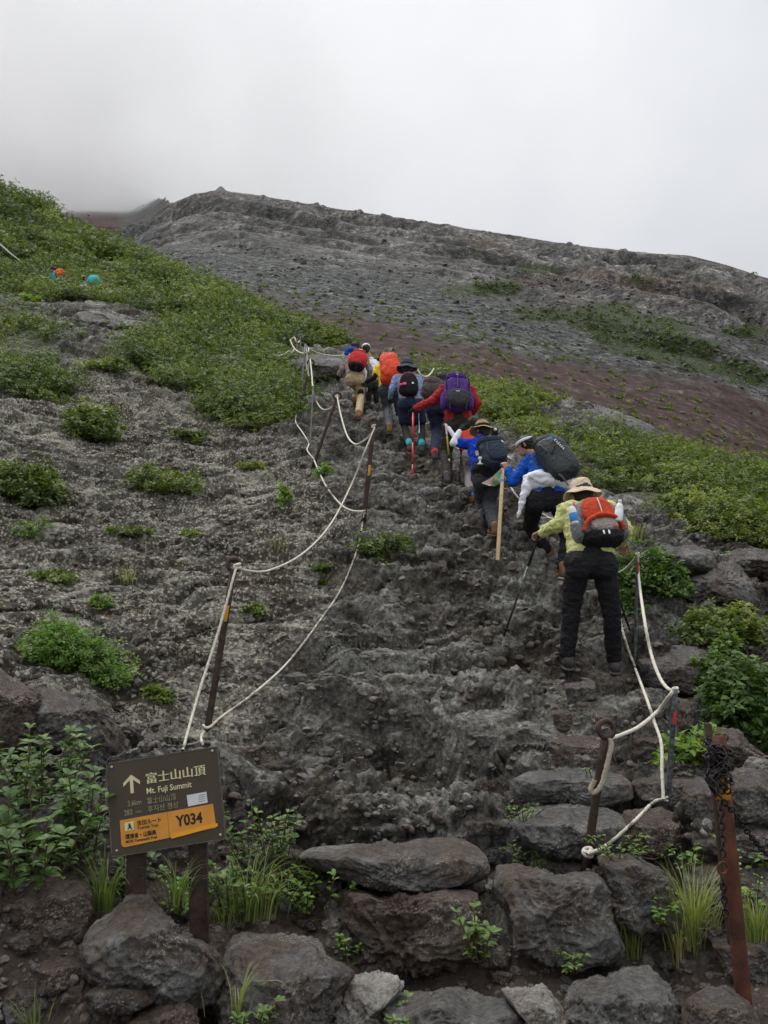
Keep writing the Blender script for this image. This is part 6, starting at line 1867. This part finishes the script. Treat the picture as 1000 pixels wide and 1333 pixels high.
mb = MB(); tube(mb, [c_ + Vector((0, 0, .08)), at(642, 622, D + .12)], .004, 6); mb.obj('cord', m_blk, root)

# 4 -- camouflage cap
D = float(basehit(612, 654)[1])
r4, P_, f_ = person('child in camouflage cap, red shirt and light grey trousers, stooping', D,
    dict(ftL=(612, 655), ftR=(622, 652, .15), knL=(611, 618, .10), knR=(624, 620, .2), hpL=(610, 592, .0), hpR=(622, 592, .0), shL=(604, 566, .22), shR=(624, 564, .22),
         elL=(594, 571, .18), wrL=(583, 556, .28), elR=(634, 575, .30), wrR=(632, 590, .40), head=(616, 552, .34), toeL=(-.3, 1, .2), toeR=(0, 1, .2)),
    dict(trousers=m_lgp, top=m_rain, sleeve='short', arm_mat=m_whitec, boot=m_brb, sock=m_blueb, hat=('cap', m_camo), look=(-.3, 1, -.2), headup=(0, .1, 1), hatk=1.0), s=.74)
fused('collar', [(at(612, 561, D + .24), at(622, 560, D + .24), .05, .05)], m_yelc, r4, .012, 1)
pole(at(581, 556, D + .26), at(587, 622, D + .35), 'trekking pole yellow above and white below beside the brown trousers', [(0, .55, m_pyel), (.55, .62, m_blk), (.62, 1, m_wht)], .011, m_wht)
c_ = at(604, 556, D + .05)
fused('x', [(c_, c_ + Vector((.05, 0, .02)), .05, .05)], m_blk, r4, .012, 1).name = 'scarf'

# 5 -- purple pack
D = float(basehit(590, 630)[1])
r5, P_, f_ = person('hiker in brick red sleeves and dark brown trousers under the tall purple rucksack', D,
    dict(ftL=(582, 630), ftR=(604, 632), knL=(581, 590, .06), knR=(607, 590, .06), hpL=(586, 556, .0), hpR=(607, 556, .0), shL=(578, 508, .22), shR=(612, 508, .22),
         elL=(562, 523, .14), wrL=(541, 532, .20), elR=(621, 525, .18), wrR=(614, 540, .38), head=(596, 494, .40)),
    dict(trousers=m_brownp, top=m_rsl, boot=m_dkb, look=(0, 1, -.3), glove=m_blk, hat=('cap', m_blk), loose=.016))
pk = Pack('tall purple rucksack with grey lower pocket and small white mark', 595, 514, D - .06, 2, 22, 0)
pk.pillow('pack_body', m_purple, 0, 0, .0, .195, .13, .27, 3.4, taper=-.02)
pk.pillow('lid', m_purple, -.01, .02, .295, .150, .13, .065, 3)
pk.pillow('lower_pocket', m_char, .005, -.12, -.15, .165, .08, .145, 2.8)
pk.pillow('side_pocket', m_purple, -.19, 0, -.12, .05, .08, .14, 2.6)
pk.pillow('side_pocket', m_purple, .19, 0, -.12, .05, .08, .14, 2.6)
pk.strap('center_strap', m_strap, [(0, -.115, .33), (0, -.145, .18), (0, -.14, .02)], .014, t=.006)
for x_ in (-.14, .15): pk.strap('side_strap', m_blk, [(x_, -.06, .28), (x_ * 1.15, -.10, .15), (x_ * 1.1, -.11, .0)], .012, t=.006)
for x_ in (-.11, .12): pk.strap('bottom_strap', m_strap, [(x_, -.13, -.22), (x_, -.14, -.28), (x_, -.08, -.31)], .012, t=.006)
mb = MB()
for x_ in (-.022, -.004, .014): obox(mb, pk.p(x_, -.201, -.085), pk.X, pk.Y, pk.Z, .007, .002, .004); obox(mb, pk.p(x_ + .002, -.201, -.098), pk.X, pk.Y, pk.Z, .0022, .002, .010)
mb.obj('small_logo', m_wht, pk.root)
pk.pillow('lid_tag', m_wht, 0, -.115, .285, .014, .004, .010, 3, 10, 0)
pole(at(538, 530, D + .2), hit(537, 624), 'bright red trekking pole planted in the middle of the path', [(0, .08, m_blk), (.08, .48, m_pred), (.48, .50, m_blk), (.50, .78, m_pred), (.78, .80, m_blk), (.80, 1, m_pred)], .013, m_blk, False)

# 6 -- dark trousers behind
D = float(basehit(567, 600)[1])
r6, P_, f_ = person('hiker in dark navy trousers half hidden to the left of the purple rucksack', D,
    dict(ftL=(566, 600), ftR=(584, 588, .2), knL=(569, 560, .16), knR=(580, 562, .25), hpL=(562, 530, .0), hpR=(580, 530, .0), shL=(562, 504, .30), shR=(585, 502, .30),
         elL=(556, 522, .30), wrL=(562, 530, .5), elR=(592, 520, .3), wrR=(588, 530, .5), head=(575, 494, .48)),
    dict(trousers=m_navy, top=m_char, boot=m_dkb, sock=m_redp, look=(0, 1, -.3), hat=('cap', m_navy), glove=m_blk))
pk = Pack('rounded brown grey covered rucksack to the left of the purple one', 564, 507, D - .04, 6, 34, 4)
pk.pillow('pack_body', m_brownpk, 0, 0, 0, .185, .15, .21, 2.6, noise_=.04)
pk.pillow('hood', m_brownpk, -.02, -.03, .07, .16, .14, .12, 2.4, noise_=.04)

# 7 -- bucket hat
D = float(basehit(533, 588)[1])
r7, P_, f_ = person('hiker in light blue shirt, slate bucket hat and navy skirt over leggings', D,
    dict(ftL=(534, 589), ftR=(549, 590), knL=(527, 556, .12), knR=(549, 556, .10), hpL=(525, 526, .0), hpR=(545, 526, .0), shL=(516, 493, .20), shR=(545, 493, .20),
         elL=(510, 508, .12), wrL=(508, 518, .24), elR=(551, 508, .12), wrR=(546, 518, .20), head=(530, 479, .26)),
    dict(trousers=m_navy, skirt=.72, leggings=m_blk, top=m_lblue, boot=m_dkb, sock=m_teal, hat=('bucket', m_hatg, m_char), look=(0, 1, -.1), headup=(0, .05, 1), loose=.0, droop=.9, hatk=1.1, glove=m_char))
fused('glove_cuff', [(at(545, 513, D + .14), at(545, 520, D + .18), .035, .030)], m_whitec, r7, .012, 1)
pk = Pack('black teardrop rucksack with pink bow and small white emblem', 532, 501, D - .02, 2, 18, 0)
pk.pillow('pack_body', m_blk, 0, 0, 0, .165, .10, .225, 2.9, taper=.12)
pk.cord('pink_piping', m_pink, [(-.15, -.06, -.12), (-.155, -.07, .04), (-.10, -.09, .16), (.0, -.10, .19), (.10, -.085, .17), (.14, -.06, .08)], .006)
pk.pillow('bow', m_pink, -.125, -.105, -.07, .035, .02, .022, 2, 10, .1)
pk.pillow('bow', m_pink, -.07, -.115, -.06, .035, .02, .028, 2, 10, .1)
mb = MB(); V = [pk.p(.045, -.116, -.05), pk.p(.095, -.114, -.05), pk.p(.068, -.112, -.005), pk.p(.045, -.110, -.05), pk.p(.095, -.108, -.05), pk.p(.068, -.106, -.005)]
mb.add(V, [(0, 1, 2), (5, 4, 3), (0, 3, 4, 1), (1, 4, 5, 2), (2, 5, 3, 0)]); mb.obj('peak_emblem', m_wht, pk.root, smooth=False)
pole(at(508, 518, D + .22), hit(507, 563), 'slim grey pole with a red section at the left hand of the bucket hat hiker', [(0, .35, m_sil), (.35, .55, m_pred), (.55, 1, m_sil)], .009, m_char)
pole(at(545, 520, D + .18), hit(546, 578), 'steel blue and silver pole between bucket hat hiker and the red pole', [(0, .5, m_pblu), (.5, 1, m_sil)], .010, m_wht)

# 8 -- scarlet rain cover
D = float(basehit(507, 562)[1])
r8, P_, f_ = person('hiker in yellow shirt with black arm sleeves under the scarlet rain cover', D,
    dict(ftL=(507, 564), ftR=(520, 560, .15), knL=(505, 534, .10), knR=(520, 534, .12), hpL=(500, 508, .0), hpR=(516, 508, .0), shL=(493, 480, .26), shR=(516, 478, .26),
         elL=(487, 492, .14), wrL=(476, 497, .26), elR=(524, 494, .2), wrR=(520, 505, .35), head=(500, 466, .42)),
    dict(trousers=m_char, top=m_yelc, sleeve='short', arm_mat=m_blk, boot=m_brb, look=(-.1, 1, -.3), hat=('cap', m_blk), glove=m_strap))
pk = Pack('tall bulging scarlet rain cover over a big rucksack', 508, 479, D - .05, -8, 26, -4)
pk.pillow('rain_cover', m_rain, 0, 0, .0, .200, .18, .33, 3.4, n=44, noise_=.06, taper=.06)
pk.pillow('cover_skirt', m_rain, -.04, .03, -.25, .19, .14, .10, 2.6, noise_=.07)
pole(at(474, 500, D + .2), hit(475, 535), 'silver trekking pole at the hand in front of the scarlet rain cover', [(0, .6, m_sil), (.6, 1, m_scr)], .010, m_char)

# 9 -- beige trousers, crimson pack
D = float(basehit(467, 543)[1])
r9, P_, f_ = person('leading hiker in beige trousers and plaid shirt, bent forward', D,
    dict(ftL=(462, 524, .5), ftR=(467, 545), knL=(466, 506, .50), knR=(470, 516, .12), hpL=(456, 494, .0), hpR=(468, 494, .0), shL=(450, 466, .36), shR=(474, 464, .36),
         elL=(446, 480, .26), wrL=(441, 488, .34), elR=(482, 482, .3), wrR=(480, 492, .45), head=(463, 452, .52)),
    dict(trousers=m_beige, top=m_plaid, boot=m_orb, hat=('cap', m_blk), look=(0, 1, -.3), glove=m_blk, loose=.012))
fused('knee_brace', [(at(470, 511, D + .02), at(470, 522, D + .05), .075, .065)], m_blk, r9, .013, 1)
pk = Pack('crimson rucksack with black base on the leading hiker', 466, 469, D - .02, 10, 30, 0)
pk.pillow('pack_body', m_redp, 0, 0, -.02, .200, .14, .22, 3.0)
pk.pillow('lid', m_redp, -.01, .02, .22, .15, .12, .09, 2.6)
pk.pillow('base', m_blk, 0, 0, -.20, .16, .12, .07, 2.8)
pk.strap('hanging_strap', m_blk, [(-.08, -.08, -.22), (-.09, -.12, -.33), (-.09, -.12, -.42)], .010)
pk.strap('hanging_strap', m_blk, [(.04, -.08, -.22), (.04, -.12, -.35), (.04, -.12, -.46)], .010)
pk.pillow('small_mark', m_wht, .02, -.10, .235, .035, .012, .012, 3, 10, 0)
mb = MB(); c_ = at(457, 458, D + .15); tube(mb, spline([c_ + Vector((-.10, 0, -.06)), c_ + Vector((-.08, 0, .02)), c_ + Vector((0, 0, .06)), c_ + Vector((.12, 0, .05))], 6), [.05] * 19, 14); tag(mb.obj('bedroll', m_blue, origin=c_), 'bright blue roll strapped left of the crimson rucksack lid', 'bedroll')

# 10 -- white shirt
D10 = D + .6
r10, P_, f_ = person('hiker in white shirt and white cap squeezed between crimson pack and scarlet cover', D10,
    dict(ftL=(480, 528, .2), ftR=(490, 530, .3), knL=(480, 514, .1), knR=(490, 514, .1), hpL=(481, 500, .0), hpR=(491, 500, .0), shL=(478, 473, .25), shR=(492, 472, .25),
         elL=(476, 484, .2), wrL=(482, 494, .1), elR=(495, 486, .2), wrR=(490, 495, .1), head=(477, 455, .3)),
    dict(trousers=m_char, loose=.0, top=m_whitec, boot=m_dkb, hat=('cap', m_wht), look=(0, 1, -.2), glove=m_teal))
pole(at(478, 505, D10 - .1), hit(477, 525), 'white pole shaft showing beside the knee of the leading hiker', [(0, 1, m_wht)], .012, None, False)

# far hikers on the traverse
def far(label, px, py, hatm, packm, packl, bodym, hx, hy, kx, ky, kr, d):
    person(label, d, dict(ftL=(px - 3, py + 46, 0), ftR=(px + 3, py + 46, 0), knL=(px - 3, py + 31, .1), knR=(px + 3, py + 31, .1), hpL=(px - 2, py + 17, 0), hpR=(px + 4, py + 17, 0),
        shL=(px - 4, py + 1, .3), shR=(px + 5, py + 1, .3), elL=(px - 9, py + 9, .3), wrL=(px - 10, py + 15, .5), elR=(px + 9, py + 10, .3), wrR=(px + 8, py + 16, .5), head=(hx, hy, .4)),
        dict(trousers=m_char, top=bodym, boot=m_dkb, hat=('cap', hatm), look=(-.8, .6, 0)), group='far hikers on the traverse')
    pk = Pack(packl, kx, ky, d - .2, 14, 30, 0, group='covered packs of the far hikers')
    pk.pillow('pack_cover', packm, 0, 0, 0, kr, kr * .9, kr * 1.05, 2.4, noise_=.04)
    pk.strap('shoulder_strap', m_blk, [(-kr * .5, kr * .6, kr * .8), (-kr * .5, kr * 1.2, kr * .6), (-kr * .5, kr * 1.2, 0)], .03)
far('far hiker in plum cap and teal top walking in the scrub at left', 72, 357, m_purh, m_orc, 'orange covered pack of the far hiker in the plum cap', m_teal, 70, 350, 78, 356, .21, 34.0)
far('far hiker in white hat walking ahead of the cyan cover in the scrub', 110, 371, m_wht, m_cyan, 'round cyan pack cover showing above the scrub', m_whitec, 109, 363, 122, 366, .24, 31.5)
